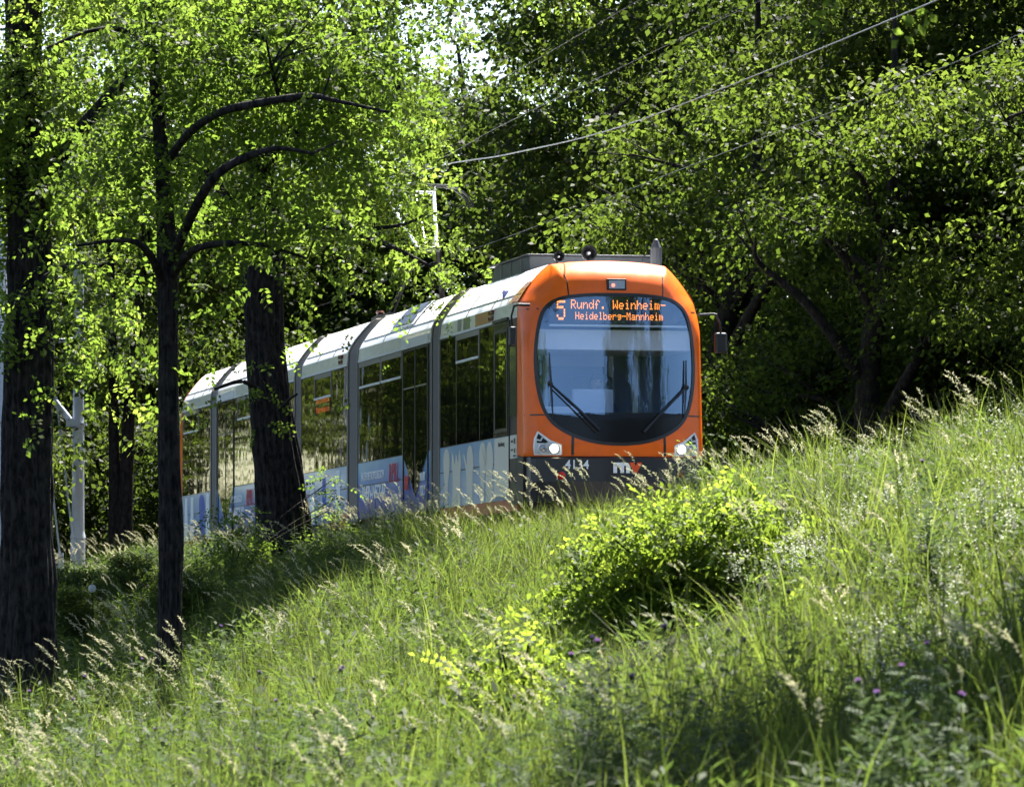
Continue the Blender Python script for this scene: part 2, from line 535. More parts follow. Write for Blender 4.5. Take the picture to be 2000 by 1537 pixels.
def screen(pts, off, rings=8, cen=None):
    cen = cen or CEN
    n = len(pts)
    v, f = [], []
    for r in range(1, rings + 1):
        for x, z in pts:
            X, Z = cen[0] + (x - cen[0]) * r / rings, cen[1] + (z - cen[1]) * r / rings
            v.append((X, front_y(X, Z) + off, Z))
    v.append((cen[0], front_y(*cen) + off, cen[1]))
    for r in range(rings - 1):
        for i in range(n): f.append((r * n + i, r * n + (i + 1) % n, (r + 1) * n + (i + 1) % n, (r + 1) * n + i))
    f += [(len(v) - 1, (i + 1) % n, i) for i in range(n)]
    return MB().add(v, f)


ws = screen(INNER, .004).build('windscreen', M_WSCREEN, TRAM, smooth=True)


def front_strip(pts, w, off, mb=None, th=.012):
    """raised strip that follows the front surface along pts (x, z)"""
    mb = mb or MB()
    P = [Vector((x, 0, z)) for x, z in pts]
    v, f = [], []
    for i, p in enumerate(P):
        t = (P[min(i + 1, len(P) - 1)] - P[max(i - 1, 0)]).normalized()
        nrm = Vector((-t.z, 0, t.x))
        for s in (-.5, .5):
            q = p + nrm * w * s
            v.append((q.x, front_y(q.x, q.z) + off, q.z)); v.append((q.x, front_y(q.x, q.z) + off + th, q.z))
    for i in range(len(P) - 1):
        a, b = i * 4, i * 4 + 4
        f += [(a, a + 2, b + 2, b), (a + 1, b + 1, b + 3, a + 3), (a, b, b + 1, a + 1), (a + 2, a + 3, b + 3, b + 2)]
    return mb.add(v, f)


loop = INNER + INNER[:1]
front_strip(loop, .042, -.008).build('windscreen_seal', M_BLACK, ws)
# black lower screen border (frit) and dark corners
frit = [(x, z) for x, z in INNER]
low = [p for p in WS_SM if p[1] < 1.50]
low.sort(key=lambda p: p[0])
lowpoly = low + [(low[-1][0] - .0, 1.50), (.5, 1.505), (0, 1.50), (-.5, 1.495), (low[0][0], 1.49)]
screen(lowpoly, -.004, 5, (0, 1.33)).build('screen_frit', M_GLOSSBLACK, ws, smooth=True)
for s in (-1, 1):
    front_strip([(s * 1.05, 2.84), (s * 1.12, 2.84), (s * 1.185, 2.84)] if s > 0 else [(-1.185, 2.86), (-1.12, 2.86), (-1.0, 2.86)], .02, -.006).build('panel_gap', M_BLACK, fs)
    front_strip([(s * x, 1.47) for x in (.96, 1.05, 1.12, 1.19)], .018, -.006).build('panel_gap', M_BLACK, fs)
    front_strip([(s * x, z) for x, z in ((.61, 1.19), (.615, 1.08), (.615, .945))], .034, -.006).build('panel_gap', M_BLACK, fs)
    front_strip([(s * x, z) for x, z in ((.625, 3.01), (.635, 3.1), (.64, 3.2), (.66, 3.3), (.68, 3.4))], .016, -.005).build('panel_gap', M_BLACK, fs)

# headlights
HL = [(.76, .955), (.76, 1.075), (.90, 1.13), (1.00, 1.21), (1.045, 1.25), (1.085, 1.16), (1.095, 1.05), (1.09, .955)]
for s in (-1, 1):
    pts = [(s * x, z) for x, z in HL]
    c = (s * .95, 1.05)
    h = screen(pts, -.006, 4, c).build('headlight', mat('headlight_housing', (.55, .57, .60), .35, metal=.3), TRAM)
    front_strip(pts + pts[:1], .02, -.016).build('bezel', M_ALU, h)
    tri = [(1.0, 1.185), (1.04, 1.225), (1.065, 1.16), (1.02, 1.145)]
    screen([(s * x, z) for x, z in tri], -.012, 2, (s * 1.03, 1.175)).build('indicator_lens', M_GLOSSBLACK, h)
    tri = [(.92, 1.115), (.985, 1.17), (1.01, 1.125), (1.06, 1.135), (1.065, 1.105), (.96, 1.10)]
    screen([(s * x, z) for x, z in tri], -.012, 2, (s * .99, 1.122)).build('indicator_lens', M_GLOSSBLACK, h)
    for x, lit in ((.85, True), (.985, False)):
        y = front_y(s * x, 1.03)
        Mx = Matrix.Translation((s * x, y - .012, 1.03)) @ Matrix.Rotation(math.radians(90), 4, 'X')
        MB().lathe([(.066, -.02), (.066, .012), (.054, .014), (.05, .0)], 24, Mx).build('lamp_ring', M_ALU, h, smooth=False)
        MB().lathe([(.05, -.01), (.05, .008), (.035, .016), (.01, .02)], 20, Mx).build('lamp', M_LAMP if lit else M_LENS, h, smooth=True)
        if not lit:
            MB().lathe([(.024, -.005), (.02, .01), (.006, .014)], 14, Mx).build('bulb', mat('amber_bulb', (.35, .16, .10), .2), h, smooth=True)

# bumper
bp_ = MB()
v, f = [], []
xs = np.linspace(-1.2, 1.2, 41)
rows = [(.925, -.02), (.90, -.055), (.60, -.07), (.34, -.03), (.30, .06)]
for z, o_ in rows:
    for x in xs: v.append((x, front_y(x, .99) + o_ + (.10 if abs(x) > 1.19 else 0), z))
n = len(xs)
for r in range(len(rows) - 1):
    for i in range(n - 1): f.append((r * n + i, r * n + i + 1, (r + 1) * n + i + 1, (r + 1) * n + i))
v += [(x, .55, .925) for x in xs]; k = len(rows) * n
for i in range(n - 1): f.append((i, k + i, k + i + 1, i + 1))
bump_o = bp_.add(v, f).build('bumper', M_BUMPER, TRAM, smooth=False)
for s in (-1, 1):
    MB().box(s * 1.2 - .01, s * 1.2 + .01, .10, .9, .32, .93).build('bumper_end', M_BUMPER, bump_o)


def text_mesh(name, body, size, Mx, matr, parent, shear=0.0, off=0.0, space=1.0, align='CENTER'):
    c = bpy.data.curves.new('t', 'FONT'); c.body = body; c.size = size; c.shear = shear; c.offset = off
    c.align_x = align; c.align_y = 'CENTER'; c.space_character = space; c.extrude = .002; c.resolution_u = 3
    t = bpy.data.objects.new('t', c); COL.objects.link(t)
    dg = bpy.context.evaluated_depsgraph_get()
    me = bpy.data.meshes.new_from_object(t.evaluated_get(dg))
    bpy.data.objects.remove(t); bpy.data.curves.remove(c)
    me.materials.clear(); me.materials.append(matr)
    o = bpy.data.objects.new(name, me); COL.objects.link(o)
    o.parent = parent; o.matrix_local = Mx
    return o


def on_front(x, z, off, sx=1.0, sz=1.0):
    e = .02
    yaw = math.atan2(front_y(x + e, .99) - front_y(x - e, .99), 2 * e)
    return Matrix.Translation((x, front_y(x, .99) + off, z)) @ Matrix.Rotation(yaw, 4, 'Z') @ Matrix(((sx, 0, 0, 0), (0, 0, -1, 0), (0, sz, 0, 0), (0, 0, 0, 1)))


text_mesh('lettering', 'rn', .25, on_front(.005, .80, -.078, 1.06), M_WHITEPL, bump_o, off=.012, space=.93)
text_mesh('lettering', 'v', .25, on_front(.195, .80, -.078, 1.15), M_REDV, bump_o, off=.014)
text_mesh('lettering', '4134', .165, on_front(-.575, .815, -.078, .95), M_WHITEPL, bump_o, off=.002)
Mx = Matrix.Translation((-.77, front_y(-.77, .99) - .06, .68)) @ Matrix.Rotation(math.radians(90), 4, 'X')
MB().lathe([(.05, -.03), (.05, .03), (.03, .04)], 14, Mx).build('tail_marker', mat('red_lens', (.6, .02, .01), .25), bump_o)
Mx = Matrix.Translation((.82, front_y(.82, .99) - .06, .70)) @ Matrix.Rotation(math.radians(90), 4, 'X')
MB().lathe([(.05, -.03), (.05, .03), (.03, .04)], 14, Mx).build('tail_marker', M_AMBER, bump_o)

# top light
tl = MB()
yt = front_y(0, 3.17)
tl.box(-.13, .13, yt - .03, yt + .10, 3.10, 3.25)
tlo = tl.build('top_light', M_BLACK, TRAM, bevel=.008)
MB().box(-.105, .105, yt - .038, yt - .026, 3.122, 3.228).build('lens', mat('toplight_lens', (.35, .42, .50), .12), tlo)
MB().lathe([(.026, 0), (.02, .012)], 12, Matrix.Translation((-.05, yt - .036, 3.165)) @ Matrix.Rotation(math.radians(90), 4, 'X')).build('bulb', mat('red_bulb', (.7, .12, .1), .3, emit=(1, .2, .15), estr=.5), tlo)

# wipers
wp = MB()
def wpt(x, z, o=-.03): return Vector((x, front_y(x, z) + o, z))
MB().tube([wpt(-.27, 1.27), wpt(-.55, 1.55), wpt(-.89, 1.875)], [.022, .018, .014], 8).build('wiper_arm', M_BLACK, TRAM)
MB().tube([wpt(-.32, 1.24), wpt(-.58, 1.50), wpt(-.87, 1.80)], .010, 6).build('wiper_arm', M_BLACK, TRAM)
MB().tube([wpt(-.895, 2.28, -.025), wpt(-.885, 1.9, -.03), wpt(-.86, 1.42, -.02)], [.008, .016, .008], 6).build('wiper_blade', M_BLACK, TRAM)
MB().tube([wpt(.32, 1.25), wpt(.62, 1.55), wpt(.935, 1.845)], [.022, .018, .014], 8).build('wiper_arm', M_BLACK, TRAM)
MB().tube([wpt(.94, 2.20, -.025), wpt(.93, 1.85, -.03), wpt(.90, 1.45, -.02)], [.008, .015, .008], 6).build('wiper_blade', M_BLACK, TRAM)
MB().lathe([(.035, 0), (.035, .03), (.02, .05)], 12, Matrix.Translation(wpt(-.89, 1.875, -.01)) @ Matrix.Rotation(math.radians(90), 4, 'X')).build('wiper_joint', M_BLACK, TRAM)
MB().lathe([(.035, 0), (.035, .03), (.02, .05)], 12, Matrix.Translation(wpt(.935, 1.845, -.01)) @ Matrix.Rotation(math.radians(90), 4, 'X')).build('wiper_joint', M_BLACK, TRAM)

# mirrors
mo = MB().tube([(-1.14, .02, 2.90), (-1.30, -.02, 2.90), (-1.36, -.02, 2.88)], .02, 8).build('mirror_arm', M_BLACK, TRAM)
MB().tube([(-1.35, -.02, 2.89), (-1.38, .02, 2.75), (-1.36, .05, 2.62)], .014, 8).build('mirror_stalk', M_BLACK, mo)
MB().box(-1.40, -1.29, .06, .12, 2.36, 2.62).build('mirror_head', M_BLACK, mo, bevel=.03)
mo = MB().tube([(1.14, .02, 2.80), (1.32, -.02, 2.81), (1.36, -.02, 2.80)], .018, 8).build('mirror_arm', M_BLACK, TRAM)
MB().tube([(1.35, -.02, 2.80), (1.41, -.02, 2.68), (1.42, .0, 2.56)], .014, 8).build('mirror_stalk', M_BLACK, mo)
MB().box(1.34, 1.51, -.02, .06, 2.30, 2.57).build('mirror_head', M_BLACK, mo, bevel=.03)

# destination display behind the screen
G = {'5': "11111 10000 11110 00001 00001 10001 01110", 'R': "11110 10001 10001 11110 10100 10010 10001", 'u': "00000 00000 10001 10001 10001 10011 01101",
     'n': "00000 00000 10110 11001 10001 10001 10001", 'd': "00001 00001 01101 10011 10001 10011 01101", 'f': "00110 01001 01000 11100 01000 01000 01000",
     '.': "00000 00000 00000 00000 00000 01100 01100", 'W': "10001 10001 10001 10101 10101 11011 10001", 'e': "00000 00000 01110 10001 11111 10000 01110",
     'i': "00100 00000 01100 00100 00100 00100 01110", 'h': "10000 10000 10110 11001 10001 10001 10001", 'm': "00000 00000 11010 10101 10101 10101 10101",
     '-': "00000 00000 00000 11111 00000 00000 00000", 'H': "10001 10001 10001 11111 10001 10001 10001", 'l': "01100 00100 00100 00100 00100 00100 01110",
     'b': "10000 10000 10110 11001 10001 10001 11110", 'r': "00000 00000 10110 11001 10000 10000 10000", 'g': "00000 00000 01111 10001 01111 00001 01110",
     'M': "10001 11011 10101 10101 10001 10001 10001", 'a': "00000 00000 01110 00001 01111 10001 01111", ' ': "00000 " * 7}


def dots(mb, s, x0, x1, z0, z1, yfun, fill=.82, axis='x'):
    cols = len(s) * 6 - 1
    px, pz = (x1 - x0) / cols, (z1 - z0) / 7
    for ci, ch in enumerate(s):
        for r, row in enumerate(G[ch].split()):
            for c, b in enumerate(row):
                if b == '1':
                    cx, cz = x0 + (ci * 6 + c + .5) * px, z1 - (r + .5) * pz
                    hx, hz = px * fill / 2, pz * fill / 2
                    if axis == 'x': mb.add([(cx - hx, yfun, cz - hz), (cx + hx, yfun, cz - hz), (cx + hx, yfun, cz + hz), (cx - hx, yfun, cz + hz)], [(0, 1, 2, 3)])
                    else: mb.add([(yfun, -(cx - hx), cz - hz), (yfun, -(cx + hx), cz - hz), (yfun, -(cx + hx), cz + hz), (yfun, -(cx - hx), cz + hz)], [(0, 1, 2, 3)])


disp = MB().box(-.86, .86, .10, .30, 2.68, 3.03).build('destination_display', M_DISPLAY, TRAM)
d = MB(); dots(d, '5', -.76, -.645, 2.715, 2.975, .094); d.build('display_digit', M_LED, disp)
for txt, x0, x1, z0, z1 in (('Rundf. Weinheim-', -.57, .70, 2.865, 2.985), ('Heidelberg-Mannheim', -.51, .665, 2.725, 2.825)):
    pitch = (x1 - x0) / (len(txt) - 1 / 6)
    for i, ch in enumerate(txt):
        if ch != ' ':
            d = MB(); dots(d, ch, x0 + i * pitch, x0 + (i + 5 / 6) * pitch, z0, z1, .094); d.build('display_letter', M_LED, disp)
MB().box(-.86, .98, .08, .14, 2.635, 2.66).build('display_edge', M_CABLIGHT, disp)

# cab interior
cab = MB().box(-1.12, 1.12, 1.75, 1.80, .5, 3.2).build('cab_partition', mat('partition_blue', (.16, .19, .45), .6), TRAM)
MB().box(-.55, .25, 1.70, 1.745, 2.2, 2.65).build('partition_panel', M_CABWALL, cab)
MB().box(-.98, -.94, 1.66, 1.74, 1.2, 2.4).build('partition_post', M_CABLIGHT, cab)
MB().box(-.58, -.53, 1.66, 1.74, 1.2, 2.4).build('partition_post', M_CABLIGHT, cab)
MB().box(.30, .36, 1.66, 1.74, 1.2, 2.4).build('partition_post', M_CABLIGHT, cab)
MB().box(.62, .70, 1.66, 1.74, 1.2, 2.4).build('partition_post', M_CABLIGHT, cab)
MB().box(-1.06, 1.06, .22, 1.74, 2.34, 2.60).build('cab_ceiling', M_CABLIGHT, TRAM)
dash = MB().box(-1.05, 1.05, .10, .62, .95, 1.44).build('dashboard', M_CABDARK, TRAM, bevel=.04)
MB().box(-.46, .10, .50, .60, 1.44, 1.84).build('console_panel', M_CABWALL, dash, bevel=.03)
MB().box(-.98, -.48, .35, .6, 1.44, 1.60).build('ticket_box', M_CABLIGHT, dash, bevel=.02)
st = MB().box(-.27, .27, 1.25, 1.36, 1.1, 2.05).build('driver_seat', M_CABDARK, TRAM, bevel=.04)
MB().box(-.27, .27, .85, 1.30, 1.0, 1.14).build('seat_cushion', M_CABDARK, st, bevel=.04)
MB().box(-1.15, 1.15, .1, 1.8, .55, .62).build('cab_floor', M_CABDARK, TRAM)


# --- side modules
def side_text(u, z, off=-1.2085, sx=1.0):
    return Matrix(((0, 0, -1, off), (-sx, 0, 0, u), (0, 1, 0, z), (0, 0, 0, 1)))


def sheet(mb, poly, off):
    """printed/thin plate on the side: poly of (u, z)"""
    th = .0025
    n = len(poly)
    v = [(off, u, z) for u, z in poly] + [(off - th, u, z) for u, z in poly]
    mb.add(v, [tuple(range(n, 2 * n))] + [(i, (i + 1) % n, n + (i + 1) % n, n + i) for i in range(n)])


def pane(name, u0, u1, z0, z1, parent, m=None, off=-1.2, th=.006, side=-1, poly=None):
    mb = MB()
    if poly:
        n = len(poly)
        mb.add([(off, u, z) for u, z in poly] + [(off - th, u, z) for u, z in poly], [tuple(range(n, 2 * n))] + [(i, (i + 1) % n, n + (i + 1) % n, n + i) for i in range(n)])
    else:
        a, b = sorted((side * abs(off), side * (abs(off) + th)))
        mb.box(a, b, u0, u1, z0, z1)
    return mb.build(name, m or M_TGLASS, parent)


def module(u0, u1, panes, hoppers, doors, ad, roof_u0=None):
    ru0 = roof_u0 if roof_u0 is not None else u0
    r = MB(); loft(r, PROF[4:-4], ru0, u1)
    roof = r.build('roof_shell', M_WHITE, TRAM, smooth=True)
    for s in (-1, 1):
        c = MB(); loft(c, [(s * 1.2, 2.79), (s * 1.2, 2.80), (s * 1.185, 2.97)], u0, u1); c.build('cornice_panel', M_CREAM, TRAM)
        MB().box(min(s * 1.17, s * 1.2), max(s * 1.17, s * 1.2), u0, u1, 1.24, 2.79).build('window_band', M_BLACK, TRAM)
    # roof seams
    for k in (.33, .66):
        q = MB(); p = []
        for x, z in PROF[4:17]: p.append((x * 1.0015, u0 + (u1 - u0) * k, z + .002))
        q.tube(p, .006, 4); q.build('roof_seam', M_FRAME, roof)
    MB().tube([cove_pt(.28, u0 + .1, .001), cove_pt(.28, u1 - .1, .001)], .008, 4).build('roof_seam', M_FRAME, roof)
    MB().box(-1.206, -1.19, u0, u1, 2.765, 2.795).build('band_rail', M_ALU, TRAM)
    # lower side, left in view; plain one on the far side
    dspans = sorted((d0, d1) for d0, d1 in doors)
    cuts = [u0] + [x for dd in dspans for x in dd] + [u1]
    for a, b in zip(cuts[::2], cuts[1::2]):
        if b - a > .02:
            lp = MB().box(-1.2, -1.16, a, b, .40, 1.24).build('side_panel', ad, TRAM)
            MB().box(-1.2025, -1.195, a, b, .885, .90).build('panel_gap', M_BLACK, lp)
    MB().box(1.16, 1.2, u0, u1, .40, 1.24).build('side_panel', M_ADB, TRAM)
    MB().box(-1.12, 1.12, u0, u1, .22, .55).build('underframe', M_BLACK, TRAM)
    MB().box(-1.10, 1.10, u0 + (1.85 if u0 < 1 else .02), u1 - .02, .56, 2.9).build('light_block', M_BLACK, TRAM)  # unseen black box added inside the car to block light
    for a, b in panes: pane('window_pane', a, b, 1.25, 2.745, TRAM)
    for a, b in panes: pane('window_pane', a, b, 1.25, 2.745, TRAM, side=1)
    for a, b in hoppers:
        fr = MB()
        z0, z1, w = 2.36, 2.75, .045
        fr.box(-1.216, -1.2065, a, b, z1 - .07, z1); fr.box(-1.216, -1.2065, a, a + w, z0, z1 - .07); fr.box(-1.216, -1.2065, b - w, b, z0, z1 - .07)
        fo = fr.build('hopper_frame', M_FRAME, TRAM)
        MB().box(-1.222, -1.2065, a + w, b - w, z0, z0 + .035).build('hopper_bar', M_ALU, fo)
    for a, b in doors:
        mid = (a + b) / 2
        MB().box(-1.2, -1.16, a, b, .40, 1.24).build('door_sill_panel', ad, TRAM)
        MB().box(-1.225, -1.18, a - .05, b + .05, 2.76, 2.90).build('door_header', M_ALU, TRAM)
        for p0, p1, inner in ((a + .02, mid - .008, 1), (mid + .008, b - .02, 0)):
            zi, zo = .62, 1.22
            poly = [(p0, 2.72), (p0, zo if inner else zi), (p1, zi if inner else zo), (p1, 2.72)]
            leaf = pane('door_leaf', 0, 0, 0, 0, TRAM, M_TGLASS, off=-1.202, th=.01, poly=poly)
            MB().box(-1.217, -1.2125, p0 + .05, p1 - .05, 2.18, 2.20).build('door_rail', M_FRAME, leaf)
        for uu in (a, mid, b):
            MB().box(-1.216, -1.19, uu - .022, uu + .022, (.62 if uu == mid else .42), 2.74).build('door_post', M_BLACK, TRAM)
    return roof


roofA = module(.50, 5.62, [(1.97, 2.86), (2.90, 4.44), (4.48, 5.58)], [(2.88, 4.46)], [], M_ADA)
roofB = module(6.22, 11.92, [(8.40, 10.0), (10.03, 11.85)], [(8.40, 10.0), (10.03, 11.78)], [(6.46, 8.29)], M_ADB)
roofC = module(12.75, 16.9, [(12.8, 14.1), (14.14, 15.64), (15.68, 16.85)], [(14.13, 15.65)], [], M_ADC)
roofD = module(17.5, 25.5, [(17.6, 19.2), (19.24, 21.0), (21.04, 23.5)], [(19.3, 20.95), (21.1, 23.2)], [(23.62, 25.3)], M_ADB)
roofE = module(26.15, 29.5, [(26.2, 27.4), (27.44, 29.4)], [(27.5, 29.3)], [], M_ADC)

# quarter light, cab door and lower cab panels
MB().box(-1.2, -1.17, .50, 1.95, .42, 1.24).build('cab_side_panel', M_CREAMPR, TRAM)
MB().box(-1.204, -1.196, .52, .93, .93, 1.235).build('service_panel', M_CREAMPR, TRAM)
for (a, b, c, d_) in ((.60, .68, 1.12, 1.19), (.74, .86, 1.14, 1.17), (.60, .67, 1.0, 1.06), (.74, .86, 1.03, 1.055), (.58, .72, .95, .975)):
    MB().box(-1.208, -1.2045, a, b, c, d_).build('pictogram', M_BLACK, TRAM)
MB().box(-1.214, -1.2, .95, .975, .42, 2.76).build('door_seal', M_BLACK, TRAM)
cd = MB().box(-1.212, -1.2, .985, 1.90, 1.25, 2.76).build('cab_door', M_GLOSSBLACK, TRAM)
fr = MB()
for bx in ((1.03, 1.07, 1.30, 2.66), (1.81, 1.85, 1.30, 2.66), (1.07, 1.81, 1.30, 1.34), (1.07, 1.81, 2.62, 2.66)):
    fr.box(-1.219, -1.213, *bx)
fr.build('door_frame', M_BLACK, cd)
MB().box(-1.218, -1.213, 1.12, 1.76, 1.36, 2.60).build('door_glass', M_TGLASS, cd)
MB().box(-1.235, -1.2, .97, 1.92, 2.762, 2.80).build('door_header', M_BLACK, TRAM)
MB().box(-1.209, -1.203, .54, .92, 1.48, 2.62).build('quarter_window', mat('quarter_glass', (.10, .11, .07), .08, spec=.8), TRAM)
MB().box(-1.209, -1.203, 1.00, 1.90, .45, 1.23).build('cab_door_panel', M_CREAMPR, TRAM)
text_mesh('lettering', 'Kein Einstieg', .075, side_text(1.45, 1.14, -1.2105), M_BLACK, cd, off=.003)
# coloured patches on the cornice of the first car, marker lamps
for a, b, m_ in ((2.15, 3.2, mat('patch_orange', (.40, .13, .03), .3, coat=.4)), (3.55, 4.0, mat('patch_olive', (.10, .13, .06), .3, coat=.4)), (4.15, 4.4, M_FRAME)):
    q = MB(); q.add([(-1.2035, a, 2.80), (-1.2035, b, 2.80), (-1.1885, b + .05, 2.968), (-1.1885, a + .05, 2.968)], [(0, 1, 2, 3)]); q.build('cornice_patch', m_, TRAM)
q = MB(); pts = [(-1.2, .50, 2.97), (-1.2, .95, 2.97)]
cv = []
for x, z in PROF[4:10]: cv.append((x - .004, z + .002))
q.add([(x, .50, z) for x, z in cv] + [(x, .50 + .75 - .45 * i / 5, z) for i, (x, z) in enumerate(cv)], [(i, i + 1, 7 + i, 6 + i) for i in range(5)])
q.build('cornice_patch', mat('patch_brown', (.34, .10, .05), .25, coat=.5), TRAM)
for u, in ((2.12,), (13.35,)):
    for z in (2.82, 2.90):
        MB().box(-1.23, -1.185, u - .11, u + .11, z, z + .06).build('marker_lamp', M_AMBER, TRAM, bevel=.01)
for k in range(4):
    MB().box(-1.204, -1.19, 6.7 + k * .17, 6.78 + k * .17, 2.85, 2.90).build('vent_slot', M_FRAME, TRAM)

# side LED display seen through the glass of the third car
sdp = MB()
dots(sdp, 'Weinheim', -15.5, -14.35, 2.30, 2.40, -1.2085, .7, 'y'); dots(sdp, 'Mannheim', -15.5, -14.35, 2.15, 2.25, -1.2085, .7, 'y')
tag(sdp.build('side_display', M_SIDELED, TRAM), kind='stuff')


# ad prints
def silhouette(cx, kind, s=1.0):
    if kind == 0: p = [(-.12, .40), (-.13, .7), (-.24, .95), (-.22, 1.1), (-.1, 1.2), (.1, 1.2), (.2, 1.08), (.18, .9), (.12, .7), (.15, .40)]
    elif kind == 1: p = [(-.3, .40), (-.26, .8), (-.33, 1.0), (-.2, 1.17), (-.12, 1.0), (0, 1.12), (.12, .98), (.22, 1.15), (.33, 1.0), (.25, .8), (.3, .40)]
    else: p = [(-.2, .40), (-.2, .75), (-.26, .95), (-.2, 1.12), (-.02, 1.21), (.16, 1.12), (.2, .95), (.36, 1.1), (.4, 1.06), (.22, .8), (.22, .40)]
    return [tuple(q) for q in smooth_path([(cx + a * s, z) for a, z in p], 4)]


adA = MB(); 
for cx, k in ((5.15, 0), (4.45, 1), (3.55, 2), (2.7, 0), (2.25, 2)):
    q = MB(); sheet(q, silhouette(cx, k), -1.2036); q.build('ad_figure', M_CREAMPR, TRAM)
for cx in (13.6, 15.9):
    q = MB(); sheet(q, [(cx - .25, .42), (cx - .18, 1.2), (cx + .12, 1.2), (cx + .25, .42)], -1.2036); q.build('ad_figure', M_WHITEPL, TRAM)
q = MB(); sheet(q, [(14.7, .7), (14.7, 1.12), (14.95, 1.12), (14.95, .7)], -1.2036); q.build('ad_figure', M_BLUE, TRAM)
q = MB(); sheet(q, silhouette(27.2, 0, 1.4), -1.2036); q.build('ad_figure', M_BLUE, TRAM)
for cx in (26.5, 28.3, 29.0):
    q = MB(); sheet(q, [(cx - .22, .42), (cx - .14, 1.2), (cx + .14, 1.2), (cx + .22, .42)], -1.2036); q.build('ad_figure', M_WHITEPL, TRAM)
for d0 in (0, 14.0):
    text_mesh('lettering', 'IN DER METROPOLREGION', .165, side_text(10.72 + d0 * .92, 1.02, -1.2055, .98), M_WHITEPL, TRAM, .2, .004, .9)
    text_mesh('lettering', 'RHEIN-NECKAR', .28, side_text(10.62 + d0 * .92, .77, -1.2055, 1.05), M_WHITEPL, TRAM, .2, .008, .88)
    text_mesh('lettering', 'RPR1.', .40, side_text(9.0 + d0 * .92, 1.0, -1.2055, .85), M_RED, TRAM, .15, .0, 1.0)
    text_mesh('lettering', 'FM 103.6', .20, side_text(8.95 + d0 * .92, .62, -1.2055, .8), M_WHITEPL, TRAM, .2, .006, .9)
text_mesh('lettering', 'RPR', .26, side_text(8.0, .82, -1.2185, .75), M_RED, TRAM, .15, .014, .85)
text_mesh('lettering', 'MUSIK', .17, side_text(6.8, .88, -1.2185, .85), M_WHITEPL, TRAM, .15, .004, .9)
text_mesh('lettering', 'KULT', .20, side_text(6.8, .68, -1.2185, .85), M_WHITEPL, TRAM, .15, .004, .9)
for a, b in ((6.5, 17.4),):
    pass
MB().box(-1.203, -1.17, 12.8, 14.2, .28, .52).build('skirt', M_SKIRT, TRAM)
MB().box(-1.203, -1.17, 26.2, 29.4, .28, .50).build('skirt', M_SKIRT, TRAM)
MB().box(-1.19, -1.15, .55, 5.6, .24, .40).build('skirt', M_SKIRT, TRAM)


# bellows between the cars
def bellows(a, b):
    n = 14
    v, f = [], []
    P = [(x, z) for x, z in PROF]
    m = len(P)
    for i in range(n + 1):
        u = a + (b - a) * i / n
        k = -.06 if i % 2 else .0
        for x, z in P:
            c = Vector((x, z - 1.9))
            q = c * (1 + k / max(c.length, .3))
            v.append((q.x, u, q.y + 1.9))
    for i in range(n):
        for j in range(m - 1): f.append((i * m + j, i * m + j + 1, (i + 1) * m + j + 1, (i + 1) * m + j))
    o = MB().add(v, f).build('bellows', M_RUBBER, TRAM)
    for u in (a, b):
        q = MB(); q.tube([(x * 1.004, u, z + (.006 if z > 3 else 0)) for x, z in P], .018, 5); q.build('bellows_frame', M_FRAME, o)
    MB().box(-1.0, 1.0, a - .1, b + .1, .25, .5).build('joint_floor', M_BLACK, o)


for a, b in ((5.64, 6.2), (11.94, 12.73), (16.92, 17.48), (25.52, 26.13)): bellows(a, b)

# rear end: same cab turned round
for src, nm in ((fs, 'rear_shell'), (ws, 'rear_screen')):
    o = src.copy(); o.name = nm; COL.objects.link(o); o.parent = TRAM; o.location = (0, 30.0, 0); o.rotation_euler = (0, 0, math.pi)
    if nm == 'rear_screen': o.data = o.data.copy(); o.data.materials[0] = M_TGLASS

# roof equipment
rb = MB()
rb.add([(-.70, 2.05, 3.46), (1.0, 2.05, 3.46), (1.0, 4.6, 3.46), (-.70, 4.6, 3.46), (-.70, 2.05, 3.70), (1.0, 2.05, 3.70), (1.0, 4.6, 3.70), (-.70, 4.3, 3.70)],
       [(0, 1, 5, 4), (1, 2, 6, 5), (2, 3, 7, 6), (3, 0, 4, 7), (4, 5, 6, 7)])
box = rb.build('roof_box', M_GREY, TRAM, bevel=.015)
MB().box(-.73, 1.03, 2.02, 4.62, 3.702, 3.72).build('box_lid', M_GREY, box, bevel=.006)
for u in (2.5, 3.2, 3.8): MB().box(-.712, -.702, u, u + .04, 3.48, 3.69).build('box_strap', M_FRAME, box)


def horn(x, y, z, r, ln, name):
    Mx = Matrix.Translation((x, y, z)) @ Matrix.Rotation(math.radians(90), 4, 'X')
    h = MB().lathe([(r * .45, -ln), (r * .5, -ln * .4), (r * .75, -ln * .15), (r, 0), (r, .02), (r * .86, .02), (r * .55, -ln * .2), (r * .3, -ln * .3)], 24, Mx).build(name, M_BLACK, TRAM, smooth=False)
    MB().lathe([(r * .22, -ln * .3), (r * .2, .0), (r * .1, .01)], 12, Mx).build('horn_cone', M_ALU, h)
    MB().tube([(x, y + .08, z - r * .6), (x, y + .10, 3.44)], .022, 8).build('horn_foot', M_BLACK, h)


horn(-.56, .85, 3.60, .072, .22, 'roof_camera')
horn(-.13, .95, 3.66, .105, .24, 'roof_horn')
an = MB().lathe([(.075, 0), (.078, .24), (.07, .26), (.03, .35), (.01, .36)], 10, Matrix.Translation((.78, .95, 3.50))).build('roof_antenna', M_GREY, TRAM)
MB().lathe([(.06, 0), (.045, .08)], 10, Matrix.Translation((.78, .95, 3.42))).build('antenna_base', M_BLACK, an)
MB().tube([(.70, .95, 3.70), (.60, .95, 3.62), (.58, .95, 3.46)], .008, 6).build('antenna_cable', M_BLACK, an)

